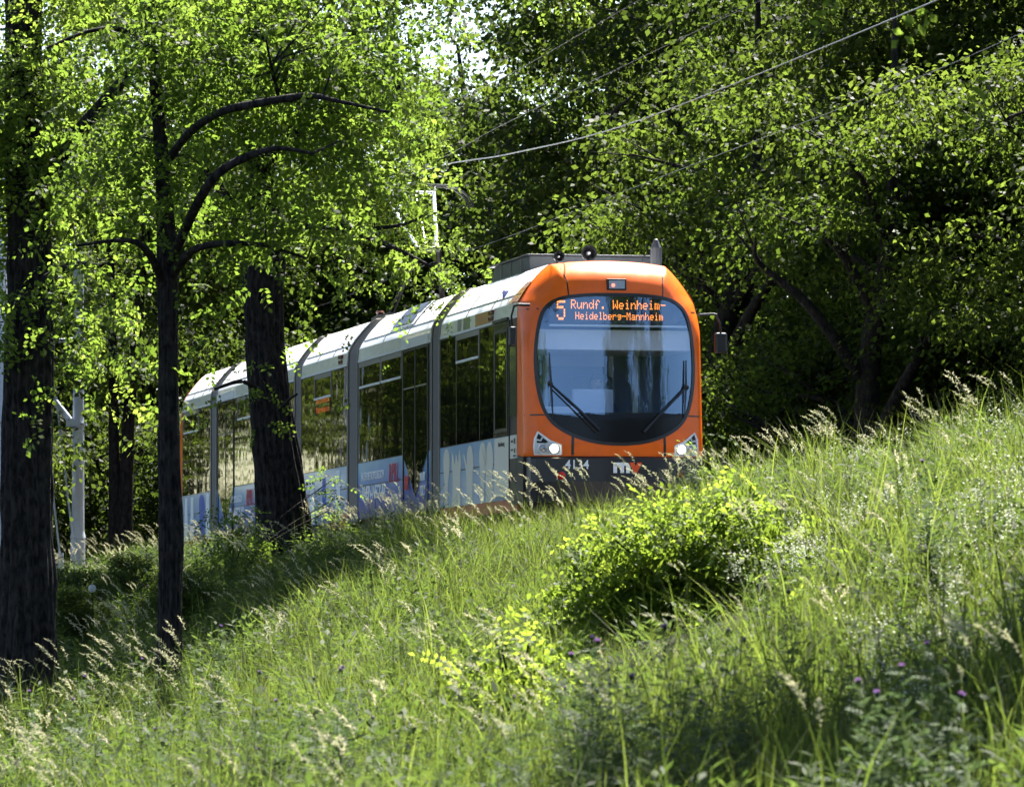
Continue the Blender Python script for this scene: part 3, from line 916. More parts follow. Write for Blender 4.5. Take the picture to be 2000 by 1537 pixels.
# louvred panel on the roof edge of the second car
def cove_panel(name, t0, t1, u0, u1, m, parent, off=.015):
    n = 6; v = []
    for k in range(n + 1):
        t = t0 + (t1 - t0) * k / n
        v += [cove_pt(t, u0, off), cove_pt(t, u1, off)]
    return MB().add(v, [(2 * i, 2 * i + 1, 2 * i + 3, 2 * i + 2) for i in range(n)]).build(name, m, parent)
pl = cove_panel('roof_vent', .33, 1.0, 8.0, 9.9, mat('vent_surround', (.7, .72, .75), .3), TRAM)
cove_panel('vent_grille', .58, .97, 8.15, 9.75, M_PANEL, pl, .024)
cove_panel('vent_grille', .37, .54, 8.25, 9.75, M_PANEL, pl, .024)

# pantograph
PB = Vector((0, 13.3, 3.55))
pg = MB().box(-.55, .55, 12.9, 14.3, 3.52, 3.60).build('pantograph_base', M_BLACK, TRAM)
for s in (-1, 1):
    MB().tube([(s * .42, 13.4, 3.58), (s * .16, 12.55, 4.55)], .045, 8).build('lower_arm', M_BLACK, pg)
    MB().lathe([(.05, 0), (.07, .03), (.05, .06), (.07, .09), (.05, .12)], 12, Matrix.Translation((s * .45, 14.1, 3.58))).build('insulator', M_CERAMIC, pg)
MB().tube([(-.18, 12.55, 4.55), (.18, 12.55, 4.55)], .05, 8).build('knee_joint', M_BLACK, pg)
for s in (-1, 1):
    MB().tube([(s * .14, 12.55, 4.55), (s * .40, 14.1, 5.55)], .03, 8).build('upper_arm', M_ALU, pg)
MB().tube([(-.42, 14.1, 5.55), (.42, 14.1, 5.55)], .025, 8).build('head_bar', M_ALU, pg)
MB().tube([(.0, 12.6, 4.52), (.1, 14.0, 5.5)], .010, 6).build('steering_rod', M_ALU, pg)
for dy in (-.14, .14):
    hd = MB().tube([tuple(p) for p in smooth_path([(-1.0, 14.1 + dy, 5.34), (-.9, 14.1 + dy, 5.5), (-.68, 14.1 + dy, 5.64), (-.3, 14.1 + dy, 5.66), (.3, 14.1 + dy, 5.66), (.68, 14.1 + dy, 5.64), (.9, 14.1 + dy, 5.5), (1.0, 14.1 + dy, 5.34)], 4)], .016, 8).build('collector_bow', M_BLACK, pg)
for x in (-.4, .4): MB().tube([(x, 14.1, 5.55), (x, 13.96, 5.66)], .012, 6).build('bow_spring', M_ALU, pg)


# ------------------------------------------------------------------ driver
def make_driver():
    J = {'pel': ((0, 1.08, 1.20), .15), 'sp1': ((0, 1.12, 1.38), .15), 'sp2': ((0, 1.12, 1.58), .165), 'neckb': ((0, 1.10, 1.74), .085), 'neck': ((0, 1.08, 1.80), .058),
         'head1': ((0, 1.065, 1.88), .085), 'head2': ((0, 1.06, 1.96), .098), 'head3': ((0, 1.065, 2.03), .07),
         'shl': ((-.19, 1.11, 1.68), .075), 'ell': ((-.27, .93, 1.45), .05), 'wrl': ((-.20, .68, 1.47), .034), 'hal': ((-.17, .60, 1.48), .04),
         'shr': ((.19, 1.11, 1.68), .075), 'elr': ((.27, .93, 1.45), .05), 'wrr': ((.20, .68, 1.47), .034), 'har': ((.17, .60, 1.48), .04),
         'hil': ((-.10, 1.05, 1.18), .10), 'knl': ((-.14, .66, 1.14), .075), 'anl': ((-.14, .64, .74), .05), 'tol': ((-.14, .50, .68), .04),
         'hir': ((.10, 1.05, 1.18), .10), 'knr': ((.14, .66, 1.14), .075), 'anr': ((.14, .64, .74), .05), 'tor': ((.14, .50, .68), .04)}
    for s, sg in (('l', -1), ('r', 1)):
        b = Vector(J['ha' + s][0])
        for k in range(4):
            J[f'f{s}{k}'] = ((b.x - sg * .03 + sg * .02 * k, b.y - .055 - .006 * (k in (1, 2)), b.z + .005), .009)
            J[f'g{s}{k}'] = ((b.x - sg * .03 + sg * .02 * k, b.y - .085, b.z - .025), .008)
        J[f't{s}'] = ((b.x - sg * .055, b.y - .03, b.z), .010)
    E_ = [('pel', 'sp1'), ('sp1', 'sp2'), ('sp2', 'neckb'), ('neckb', 'neck'), ('neck', 'head1'), ('head1', 'head2'), ('head2', 'head3')]
    for s in 'lr':
        E_ += [('sp2', 'sh' + s), ('sh' + s, 'el' + s), ('el' + s, 'wr' + s), ('wr' + s, 'ha' + s), ('pel', 'hi' + s), ('hi' + s, 'kn' + s), ('kn' + s, 'an' + s), ('an' + s, 'to' + s), ('ha' + s, 't' + s)]
        for k in range(4): E_ += [('ha' + s, f'f{s}{k}'), (f'f{s}{k}', f'g{s}{k}')]
    names = list(J); ix = {k: i for i, k in enumerate(names)}
    me = bpy.data.meshes.new('driver'); me.from_pydata([J[k][0] for k in names], [(ix[a], ix[b]) for a, b in E_], [])
    t = bpy.data.objects.new('driver_tmp', me); COL.objects.link(t)
    sk = t.modifiers.new('skin', 'SKIN'); sb = t.modifiers.new('sub', 'SUBSURF'); sb.levels = sb.render_levels = 2
    for i, k in enumerate(names):
        r = J[k][1]; me.skin_vertices[0].data[i].radius = (r, r); me.skin_vertices[0].data[i].use_root = (k == 'pel')
    dg = bpy.context.evaluated_depsgraph_get()
    m2 = bpy.data.meshes.new_from_object(t.evaluated_get(dg)); bpy.data.objects.remove(t)
    m2.materials.clear()
    for m_ in (M_SHIRT, M_SKIN, M_CABDARK): m2.materials.append(m_)
    for p in m2.polygons:
        c = p.center; p.use_smooth = True
        p.material_index = 1 if (c.z > 1.79 or (c.y < .69 and c.z > 1.38)) else (2 if c.z < 1.22 else 0)
    for v in m2.vertices:                       # nose, brow and chin
        if v.co.z > 1.84 and v.co.y < 1.0 and abs(v.co.x) < .03:
            v.co.y -= .022 * math.exp(-((v.co.z - 1.945) / .02) ** 2) + .008 * math.exp(-((v.co.z - 1.87) / .015) ** 2)
    dr = bpy.data.objects.new('person', m2); COL.objects.link(dr)
    dr.matrix_world = Matrix.Translation((1.345, 71.5, ZR)) @ Matrix.Rotation(TA, 4, 'Z')
    tag(dr, 'driver in a dark blue shirt seated behind the tram windscreen', 'person')
    hair = MB(); 
    v, f = [], []
    for i in range(7):
        th = math.pi * .5 * i / 6
        for k in range(16):
            a = 2 * math.pi * k / 16
            zz = math.cos(th); rr = math.sin(th)
            front = math.sin(a) < -.3
            v.append((.101 * rr * math.cos(a), 1.075 + .112 * rr * math.sin(a) * (.8 if front else 1), 1.985 + .105 * zz - (.0 if front else .07 * (i / 6))))
    for i in range(6):
        for k in range(16): f.append((i * 16 + k, i * 16 + (k + 1) % 16, (i + 1) * 16 + (k + 1) % 16, (i + 1) * 16 + k))
    hair.add(v, f).build('hair', M_HAIR, dr, smooth=True)
    for s in (-1, 1):
        MB().lathe([(.003, -.006), (.012, 0), (.003, .006)], 10, Matrix.Translation((s * .034, .968, 1.965)) @ Matrix.Rotation(math.radians(90), 4, 'X')).build('eye', M_HAIR, dr)
    MB().tube([(-.025, .968, 1.895), (0, .962, 1.893), (.025, .968, 1.895)], .005, 6).build('mouth', mat('lips', (.35, .12, .1), .5), dr)


make_driver()


# ------------------------------------------------------------------ overhead line
M_WIRE2 = mat('wire_dark', (.06, .06, .07), .5)


def wire(name, pts, r, label, n=10):
    P = smooth_path([tuple(at(*p)) if len(p) == 3 else tuple(p) for p in pts], n)
    o = MB().tube(P, r, 6).build(name, M_WIRE if r > .007 else M_WIRE2, None, smooth=True)
    tag(o, label, 'wire', 'wires of the overhead line')


wire('overhead_wire', [(2250, -190, 50.2), (1820, 5, 57), (1250, 235, 70), (1000, 300, 77.5), (832, 332, 83.6), (600, 420, 96), (330, 560, 118)], .0075, 'pale contact wire touched by the pantograph, from above the tram to the upper right')
wire('overhead_wire', [(1600, -200, 60), (1250, 0, 68), (1000, 143, 76), (880, 200, 82), (600, 330, 96), (330, 480, 118)], .006, 'thin wire crossing the bright sky gap nearest the top edge')
wire('overhead_wire', [(1800, -140, 60), (1490, 0, 66), (1000, 235, 77), (832, 322, 83), (600, 400, 97)], .005, 'thin dark wire meeting the contact wire above the pantograph')
wire('overhead_wire', [(2100, 20, 66), (1750, 170, 73), (1320, 335, 84), (1000, 460, 96), (812, 525, 108), (640, 592, 120), (400, 670, 140)], .0055, 'low wire passing just over the roof box of the tram')


def mast(px, Y, top, label, arm=True, r0=.15, r1=.10, name='catenary_mast'):
    b = at(px, 1100, Y)
    gz = float(ground_z(b.x, Y))
    t = empty(name, (b.x, Y, gz)); tag(t, label, 'mast')
    H = top
    MB().lathe([(r0, 0), (r0, 1.1), (r0 + .01, 1.12), (r0 - .02, 1.25), (r0 - .03, H * .5), (r0 - .022, H * .5 + .02), (r0 - .035, H * .5 + .06), (r1, H)], 16).build('pole', M_STEEL, t, smooth=False)
    MB().box(-.22, .22, -.22, .22, -.1, .07).build('foundation', mat('concrete', (.3, .3, .29), .9, noise=.2), t)
    for z in (.55, 3.4):
        MB().lathe([(r0 + .03, 0), (r0 + .03, .05)], 16, Matrix.Translation((0, 0, z))).build('clamp_band', M_STEEL, t)
    return t, b.x, gz


t, mx, gz = mast(152, 112, 6.6, 'pale galvanised steel mast with a short diagonal strut and guy wires, by the big trunk')
p0 = at(100, 775, 112); p1 = at(140, 825, 112)
def rel(p, t): return Vector(p) - t.location
MB().tube([rel(p1, t), rel(p0, t)], .07, 8).build('strut', M_STEEL, t)
MB().box(rel(p1, t).x - .1, rel(p1, t).x + .14, -.2, .2, rel(p1, t).z - .09, rel(p1, t).z + .05).build('strut_clamp', M_STEEL, t)
q0, q1 = at(108, 760, 112), at(148, 1085, 112)
MB().tube([rel(q0, t), rel(q1, t) + Vector((0, -.25, 0))], .022, 6).build('guy_wire', M_STEEL, t)
MB().tube([rel(at(96, 900, 112), t), rel(at(120, 1090, 112), t) + Vector((0, -.3, 0))], .022, 6).build('guy_wire', M_STEEL, t)
MB().box(rel(at(120, 1090, 112), t).x - .06, rel(at(120, 1090, 112), t).x + .06, -.36, -.24, rel(at(120, 1125, 112), t).z, rel(at(120, 1080, 112), t).z).build('guy_anchor', M_STEEL, t)
MB().tube([rel(at(85, 668, 112), t), rel(at(165, 662, 112), t)], .045, 8).build('cross_arm', M_STEEL, t)
t2, _, _ = mast(0, 100, 9.5, 'grey steel mast at the very edge behind the biggest trunk')
MB().tube([(.0, 0, 5.6), (-.9, 0, 6.4)], .05, 8).build('strut', M_STEEL, t2)
t3, _, _ = mast(1688, 97, 10.5, 'slender pale mast glimpsed through the leaves of the wood', r0=.085, r1=.07)
MB().tube([(.0, 0, 9.0), (-1.4, -.3, 9.3)], .03, 8).build('cross_arm', M_STEEL, t3)


# ------------------------------------------------------------------ leaves
def unit(v): return v / np.maximum(np.linalg.norm(v, axis=-1, keepdims=True), 1e-9)


def frames(fwd, up):
    """rotation matrices with x = fwd, z ~ up"""
    x = unit(fwd); y = unit(np.cross(up, x)); z = np.cross(x, y)
    return np.stack([x, y, z], -1)


def leaflet_quad(p, d, n, L, W):
    """one leaflet: kite of 4 points starting at p along d"""
    s = np.cross(n, d)
    return [p, p + d * L * .5 + s * W * .5 + n * .004, p + d * L, p + d * L * .5 - s * W * .5 + n * .004]


def pinnate(npairs=5, L=.26, l=.055, w=.027, jit=.25, droop=.25):
    V, F = [], []
    def addq(q):
        k = len(V); V.extend(q); F.append((k, k + 1, k + 2, k + 3))
    side = rnd.uniform(-.12, .12)
    for i in range(npairs + 1):
        t = .2 + .8 * i / npairs
        sz = l * (1.0 - .25 * abs(t - .6))
        for s in ((0,) if i == npairs else (-1, 1)):
            tt = t + rnd.uniform(-.05, .05)
            p = np.array([L * tt, side * L * tt * tt + s * .004, -droop * L * tt * tt])
            d = np.array([1, 0, -.5]) if s == 0 else np.array([.25, s, -.22])
            d = unit(d + rng.normal(size=3) * jit)
            nn = unit(np.array([.05, s * .22, 1.0]) + rng.normal(size=3) * jit * 1.3)
            nn = unit(nn - d * nn.dot(d))
            k = sz * rnd.uniform(.75, 1.15)
            addq(leaflet_quad(p, d, nn, k, w * k / l * rnd.uniform(.9, 1.15)))
    return np.array(V), np.array(F)


def templates(n, *a):
    q = [pinnate(*a) for _ in range(n)]
    return np.stack([v for v, f in q]), q[0][1]


PIN_V, PIN_F = templates(6, 5, .22, .058, .036, .28, .3)
PINB_V, PINB_F = templates(6, 5, .25, .066, .036, .20, .25)
LEAF_V = np.array([[0, 0, 0], [.5, .34, .05], [1, 0, -.12], [.5, -.34, .05]])
LEAF_F = np.array([[0, 1, 2, 3]])


def scatter_mesh(name, TV, TF, pos, R, scale, m, var):
    """copies of a small template welded into one mesh"""
    n, k = len(pos), len(TV)
    if TV.ndim == 3:
        k = TV.shape[1]
        V = np.einsum('nij,nkj->nki', R, TV[rng.integers(0, len(TV), n)]) * scale[:, None, None] + pos[:, None, :]
    else: V = np.einsum('nij,kj->nki', R, TV) * scale[:, None, None] + pos[:, None, :]
    F = TF[None] + (np.arange(n) * k)[:, None, None]
    vv = np.repeat(var, len(TF)) + rng.normal(0, .10, n * len(TF))
    return np_mesh(name, V.reshape(-1, 3), F.reshape(-1, TF.shape[1]), np.clip(vv, 0, 1), [m])


def in_ellipsoid(n):
    p = unit(rng.normal(size=(n, 3)))
    return p * rng.random((n, 1)) ** (1 / 2.4)


def sprays(centers, per, spread, flat=.45):
    """leaf positions + frames in flattened sprays round the centres; leaves point outwards and droop"""
    n = len(centers)
    c = np.repeat(centers, per, 0)
    off = rng.normal(size=(n * per, 3)) * np.array([spread, spread, spread * flat])
    tilt = np.repeat(rng.normal(size=(n, 2)) * .35, per, 0)      # each spray hangs its own way
    off[:, 2] += (off[:, :2] * tilt).sum(1) - .35 * (off[:, :2] ** 2).sum(1) / spread
    pos = c + off
    out = off.copy(); out[:, 2] *= .4
    fwd = unit(out) + rng.normal(size=out.shape) * .55 + np.array([0, 0, -.45])
    up = np.array([0, 0, 1.0]) + rng.normal(size=out.shape) * .80
    return pos, frames(fwd, up)


# ------------------------------------------------------------------ trunks
def bark_tube(path, radii, seg=40, ridges=9, amp=.09, seed=0, step=.10):
    P = [np.array(p, float) for p in path]
    # resample
    L = [0]
    for a, b in zip(P, P[1:]): L.append(L[-1] + np.linalg.norm(b - a))
    n = max(4, int(L[-1] / step))
    ts = np.linspace(0, L[-1], n)
    arr = np.array(P); C = np.stack([np.interp(ts, L, arr[:, k]) for k in range(3)], 1)
    Rr = np.interp(ts, L, radii)
    v, f = [], []
    for i in range(n):
        t = C[min(i + 1, n - 1)] - C[max(i - 1, 0)]; t = t / np.linalg.norm(t)
        u = np.cross(t, [0, 1, 0]) if abs(t[1]) < .9 else np.cross(t, [1, 0, 0]); u /= np.linalg.norm(u); w = np.cross(t, u)
        for k in range(seg):
            a = 2 * math.pi * k / seg
            tw = mnoise.noise(Vector((seed, ts[i] * .6, math.cos(a) * .8))) * 1.6
            rg = abs(math.sin(ridges * .5 * a + tw + .5 * math.sin(ts[i] * 1.3 + seed)))
            nz = mnoise.noise(Vector((math.cos(a) * 3 + seed, math.sin(a) * 3, ts[i] * 2.2)))
            lump = mnoise.noise(Vector((math.cos(a) * 1.1 - seed, math.sin(a) * 1.1, ts[i] * .7)))
            r = Rr[i] * (1 + amp * (rg - .6) + amp * .7 * nz + .07 * lump)
            v.append(tuple(C[i] + (u * math.cos(a) + w * math.sin(a)) * r))
    for i in range(n - 1):
        for k in range(seg):
            a, b = i * seg + k, i * seg + (k + 1) % seg
            f.append((a, b, b + seg, a + seg))
    return v, f


def near_tree(name, label, Y, trunk_px, limbs_px, pads, leaf_m, tv, tf, density, spread=.26, per=20, group=None, scale=(.85, 1.25), seg=44, twigs=True, fwd=0.0):
    """trunk_px: (px, py, half-width px, dY); limbs the same; pads: (px, py, rx px, ry px, depth offset m, depth radius m)"""
    mpp = Y / FPX
    base = at(trunk_px[0][0], trunk_px[0][1], Y + trunk_px[0][3])
    root = empty(name, base); tag(root, label, 'tree', group)
    B = np.array(base)
    def conv(lst): return [np.array(at(p[0], p[1], Y + p[3])) - B for p in lst], [p[2] * mpp for p in lst]
    P, R = conv(trunk_px)
    S = [q for q in smooth_path([tuple(p) + (r,) for p, r in zip(P, R)], 5)]
    v, f = bark_tube([q[:3] for q in S], [q[3] for q in S], seg * 2, 17, .15, rnd.random() * 50, .05)
    MB().add(v, f).build('trunk', M_BARK, root, smooth=True)
    nodes = [np.array(q[:3]) for q in S[len(S) // 2:]]
    for lp in limbs_px:
        P, R = conv([(p[0], p[1], p[2], p[3] - fwd * min(1.0, i / 2.5)) for i, p in enumerate(lp)])
        S2 = smooth_path([tuple(p) + (r,) for p, r in zip(P, R)], 6)
        v, f = bark_tube([q[:3] for q in S2], [q[3] for q in S2], 14, 5, .08, rnd.random() * 50, .09)
        MB().add(v, f).build('limb', M_BARK, root, smooth=True)
        nodes += [np.array(q[:3]) for q in S2]
    nodes = np.array(nodes)
    cs = []
    for px, py, rx, ry, dy, rd in pads:
        c = np.array(at(px, py, Y + dy)) - B
        rad = np.array([rx * mpp, rd, ry * mpp])
        n = max(1, int(density * 4.19 * rad[0] * rad[1] * rad[2] * (3.0 if rd > 2.1 else 1)))      # deep pads, mostly out of view, are thickened to cast more shade
        cs.append(c + in_ellipsoid(n) * rad)
    cs = np.concatenate(cs)
    dmin = np.min(np.linalg.norm(cs[:, None, :] - nodes[None], axis=2), axis=1)
    cs = cs[(dmin > .30) | (rng.random(len(cs)) < .2)]          # the inner part of a limb is bare
    pos, Rm = sprays(cs, per, spread)
    sc = rng.uniform(scale[0], scale[1], len(pos))
    var = np.clip(np.repeat(rng.random(len(cs)), per) * .6 + rng.random(len(pos)) * .4, 0, 1)
    link('crown', scatter_mesh('crown', tv, tf, pos, Rm, sc, leaf_m, var), root)
    if twigs:
        mb = MB()
        for c in cs[::2]:
            d = np.linalg.norm(nodes - c, axis=1); k = int(d.argmin())
            a = nodes[k]
            if d[k] > 2.6: a = c + (a - c) * (1.2 / d[k])
            m_ = (a + c) / 2 + np.array([0, 0, .10]) + rng.normal(size=3) * .06
            mb.tube([a, m_, c], [.013, .009, .004], 4, cap=False)
        tag(mb.build('twigs', M_BARK, root), kind='stuff')
    return root, len(pos)


print('--- near trees')
T1 = near_tree('robinia_tree', 'thickest dark trunk with furrowed bark at the left edge, under leafy canopy', 56,
     [(50, 1520, 100, 0), (51, 1460, 76, 0), (52, 1380, 62, 0), (53, 1150, 52, 0), (52, 900, 48, 0), (58, 650, 46, 0), (60, 560, 44, 0), (50, 300, 38, 0), (45, 0, 34, 0), (40, -400, 26, 0), (30, -800, 14, 0)],
     [[(60, 420, 22, 0), (140, 280, 16, -.5), (230, 170, 11, -.9), (300, 90, 5, -1.2)], [(50, 250, 20, 0), (-60, 100, 14, .4), (-150, -60, 8, .6)], [(70, 560, 14, 0), (140, 520, 9, -.5), (200, 520, 5, -.9)]],
     [(90, 130, 150, 150, 0, 1.3), (60, 360, 120, 120, -.2, 1.0), (150, 330, 120, 90, -.6, .9), (40, 540, 100, 60, -.5, .7), (150, 560, 80, 40, -.6, .5), (170, 680, 50, 26, -.5, .35), (-60, 250, 120, 240, 0, 1.4), (120, -130, 200, 90, 0, 1.2), (-20, 620, 40, 30, -.6, .4)],
     M_LEAF_NEAR, PIN_V, PIN_F, 6.6, spread=.28, per=32, scale=(.85, 1.55), fwd=.5)
T2 = near_tree('robinia_tree', 'slim straight dark trunk in front of the tram rear, forking into curved branches', 52,
     [(322, 1470, 46, 0), (326, 1420, 33, 0), (328, 1360, 26, 0), (332, 1200, 22, 0), (335, 1030, 23, 0), (330, 900, 21, 0), (328, 700, 18, 0), (326, 500, 20, 0), (320, 380, 15, 0), (312, 250, 13, 0), (298, 100, 11, 0), (288, -60, 9, 0), (280, -300, 5, 0)],
     [[(333, 520, 11, 0), (352, 470, 10, -.1), (385, 400, 9.5, -.2), (420, 345, 9, -.3), (470, 312, 8, -.4), (540, 290, 5, -.5), (610, 300, 3, -.5)],
      [(335, 545, 9, 0), (350, 515, 9, .1), (385, 485, 7.5, .2), (450, 475, 6, .3), (520, 480, 4, .4), (600, 505, 2.5, .4)],
      [(318, 555, 9, 0), (300, 510, 8, .1), (270, 475, 6, .2), (225, 470, 4, .3), (150, 480, 2.5, .4)],
      [(316, 330, 9, 0), (370, 260, 8, -.2), (430, 220, 8, -.4), (500, 203, 8, -.5), (600, 188, 6.5, -.6), (660, 198, 4, -.7), (760, 220, 2.5, -.8)],
      [(545, 195, 4, -.55), (530, 130, 3, -.5), (520, 80, 2, -.5)], [(298, 100, 7, 0), (250, 62, 6, .2), (180, 60, 4, .3), (90, 95, 2.5, .4)]],
     [(330, 90, 180, 120, .1, 1.0), (500, 80, 170, 90, -.3, .9), (660, 110, 140, 100, -.4, .9), (600, 250, 170, 90, -.5, .8), (420, 400, 150, 80, -.2, .7), (260, 330, 120, 110, .2, .9), (200, 470, 120, 40, .2, .6), (180, 560, 110, 45, .2, .5), (640, 370, 110, 60, -.3, .6), (520, -70, 260, 60, 0, .9), (140, 660, 80, 36, .1, .35), (390, 190, 110, 60, -.2, .6), (520, 420, 80, 40, .2, .5), (730, 260, 80, 90, -.6, .6), (770, 60, 80, 90, -.5, .7)],
     M_LEAF_NEAR, PIN_V, PIN_F, 6.6, spread=.26, per=32, scale=(.85, 1.55), fwd=.9)
T3 = near_tree('robinia_tree', 'stout leaning dark trunk standing directly before the middle of the tram', 78,
     [(562, 1150, 84, 0), (560, 1110, 64, 0), (556, 1050, 54, 0), (545, 930, 46, 0), (530, 800, 40, 0), (518, 680, 37, 0), (514, 560, 38, 0), (520, 490, 37, 0), (515, 400, 28, .1), (505, 250, 22, .2), (500, 80, 16, .2), (495, -200, 9, .2)],
     [[(535, 500, 16, 0), (560, 462, 10, -.3), (625, 440, 9, -.7), (690, 452, 8, -1.0), (760, 480, 5, -1.3), (840, 520, 3, -1.5)], [(690, 452, 4, -1.0), (740, 446, 4, -1.2), (790, 438, 3, -1.3), (830, 420, 2, -1.4)],
      [(500, 520, 16, 0), (478, 470, 14, .2), (450, 400, 10, .4), (400, 330, 6, .6)], [(512, 330, 14, .1), (580, 260, 10, -.3), (680, 200, 7, -.8), (780, 170, 4, -1.1)], [(505, 760, 5, -.5), (470, 745, 4, -.7), (420, 760, 2.5, -.9)], [(545, 800, 4, -.6), (565, 780, 3, -.8), (580, 770, 2, -.9)]],
     [(640, 330, 150, 90, -.4, 1.1), (760, 330, 100, 100, -1.0, .9), (820, 440, 100, 60, -1.3, .7), (700, 400, 110, 50, -.9, .7), (880, 500, 55, 36, -1.5, .5), (590, 420, 90, 40, -.4, .6), (700, 200, 150, 110, -.5, 1.2), (800, 220, 60, 90, -1, .8), (500, 250, 180, 170, .3, 1.5), (420, 740, 75, 40, -.8, .5), (555, 785, 32, 38, -.8, .28), (640, 500, 90, 30, -.6, .4), (450, 560, 50, 40, .3, .5), (870, 565, 16, 20, -1.4, .2), (600, 60, 220, 120, 0, 1.6), (740, 480, 60, 28, -1.1, .4), (450, -310, 220, 130, 0, 2.2), (700, -310, 220, 130, 1, 2.2), (950, -310, 160, 130, -3, 2.2), (500, -310, 220, 130, -5, 2.2), (760, -310, 230, 130, -5, 2.2), (1020, -310, 170, 130, -8, 2.2), (420, -310, 230, 130, -10, 2.2), (680, -310, 230, 130, -10, 2.2), (930, -310, 200, 130, -12, 2.2), (560, -310, 240, 130, -15, 2.2), (820, -310, 240, 130, -16, 2.2), (490, -124, 190, 110, 6, 2.2), (330, -194, 190, 110, 2, 2.2), (598, -194, 170, 110, 2, 2.2), (417, -10, 170, 100, 14, 2.2), (269, -60, 170, 100, 10, 2.2), (250, -230, 190, 110, -4, 2.2)],  # the deep pads high up are added to shade the hollow
     M_LEAF_NEAR, PIN_V, PIN_F, 4.2, spread=.30, per=26, scale=(.95, 1.6), fwd=.9, seg=48)
print('near leaves', T1[1], T2[1], T3[1])


# ------------------------------------------------------------------ the wood behind
def wood_tree_meshes(seed, H, W, nspray, per, lsize, leaf_m, low=.18, lean=(0, 0), tmin=.22, tight=False):
    r = random.Random(seed)
    path = [(0, 0, -.6, .30), (0, 0, 0, .26), (r.uniform(-.3, .3) + lean[0] * .3, r.uniform(-.3, .3), H * .3, .19), (lean[0] * .7 + r.uniform(-.5, .5), r.uniform(-.5, .5), H * .6, .12), (lean[0] + r.uniform(-.6, .6), r.uniform(-.6, .6), H * .95, .03)]
    S = smooth_path(path, 5)
    v, f = bark_tube([q[:3] for q in S], [q[3] for q in S], 14, 6, .10, seed, .3)
    mb = MB().add(v, f)
    nodes = []
    for k in range(11):
        t = r.uniform(tmin, .85); i = int(t * (len(S) - 1)); b = S[i]
        a = r.uniform(0, 2 * math.pi); ln = W * .5 * r.uniform(.6, 1.0) * (1.15 - abs(t - .45))
        rise = ln * r.uniform(.35, 1.0)
        p = [tuple(b[:3]) + (b[3] * .6,), (b[0] + math.cos(a) * ln * .4, b[1] + math.sin(a) * ln * .4, b[2] + rise * .55, b[3] * .42), (b[0] + math.cos(a) * ln * .75, b[1] + math.sin(a) * ln * .75, b[2] + rise * .85, b[3] * .26), (b[0] + math.cos(a + .3) * ln, b[1] + math.sin(a + .3) * ln, b[2] + rise, .015)]
        Q = smooth_path(p, 4); mb.tube([q[:3] for q in Q], [max(.012, q[3]) for q in Q], 6)
        nodes += [q[:3] for q in Q[4:]]
        for _ in range(2):
            q = Q[r.randrange(4, len(Q))]; a2 = a + r.uniform(-1.2, 1.2); l2 = ln * .4
            e = (q[0] + math.cos(a2) * l2, q[1] + math.sin(a2) * l2, q[2] + l2 * r.uniform(.1, .7))
            mb.tube([q[:3], e], [max(.012, q[3] * .6), .008], 5); nodes.append(e)
    trunk = mb
    nodes = np.array(nodes)
    # clumped crown: big boughs -> sprays -> leaves
    nb = 12 if tight else 40
    u = in_ellipsoid(nb); boughs = u * np.array([W * .48, W * .48, H * (1 - low) * .5]) + np.array([lean[0] * .5, 0, H * (low + (1 - low) * .5)])
    boughs = np.concatenate([boughs, nodes[rng.integers(0, len(nodes), 14)]])
    bi = rng.integers(0, len(boughs), nspray)
    cs = boughs[bi] + rng.normal(size=(nspray, 3)) * (np.array([.50, .50, .16]) if tight else np.array([.70, .70, .17]))
    pos, R = sprays(cs, per, .27, .40)
    sc = rng.uniform(.75, 1.3, len(pos)) * lsize
    bv = rng.random(len(boughs))
    var = np.clip(np.repeat(bv[bi] * .45 + rng.random(nspray) * .3, per) + rng.random(len(pos)) * .25, 0, 1)
    crown = scatter_mesh('crown', LEAF_V, LEAF_F, pos, R, sc, leaf_m, var)
    tm = trunk.build('tmp', M_BARK2, None, smooth=True); me = tm.data; bpy.data.objects.remove(tm); me.name = 'trunk'
    return me, crown


print('--- wood')
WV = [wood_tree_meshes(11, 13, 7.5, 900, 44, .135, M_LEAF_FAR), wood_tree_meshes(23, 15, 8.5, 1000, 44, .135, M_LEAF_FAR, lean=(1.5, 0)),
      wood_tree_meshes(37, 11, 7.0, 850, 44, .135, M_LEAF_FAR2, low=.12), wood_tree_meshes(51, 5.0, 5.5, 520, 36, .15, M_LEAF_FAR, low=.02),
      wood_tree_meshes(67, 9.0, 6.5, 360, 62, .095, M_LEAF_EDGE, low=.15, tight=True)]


def wood_tree(kind, X, Y, s=1.0, rz=None, label='', group=None, name='wood_tree', cat='tree', dz=0.0):
    t = empty(name, (X, Y, float(ground_z(X, Y)) + dz), rnd.uniform(0, 6.28) if rz is None else rz)
    t.scale = (s, s, s)
    tag(t, label, cat, group)
    tm, cm = WV[kind]
    link('trunk', tm, t); link('crown', cm, t)
    return t


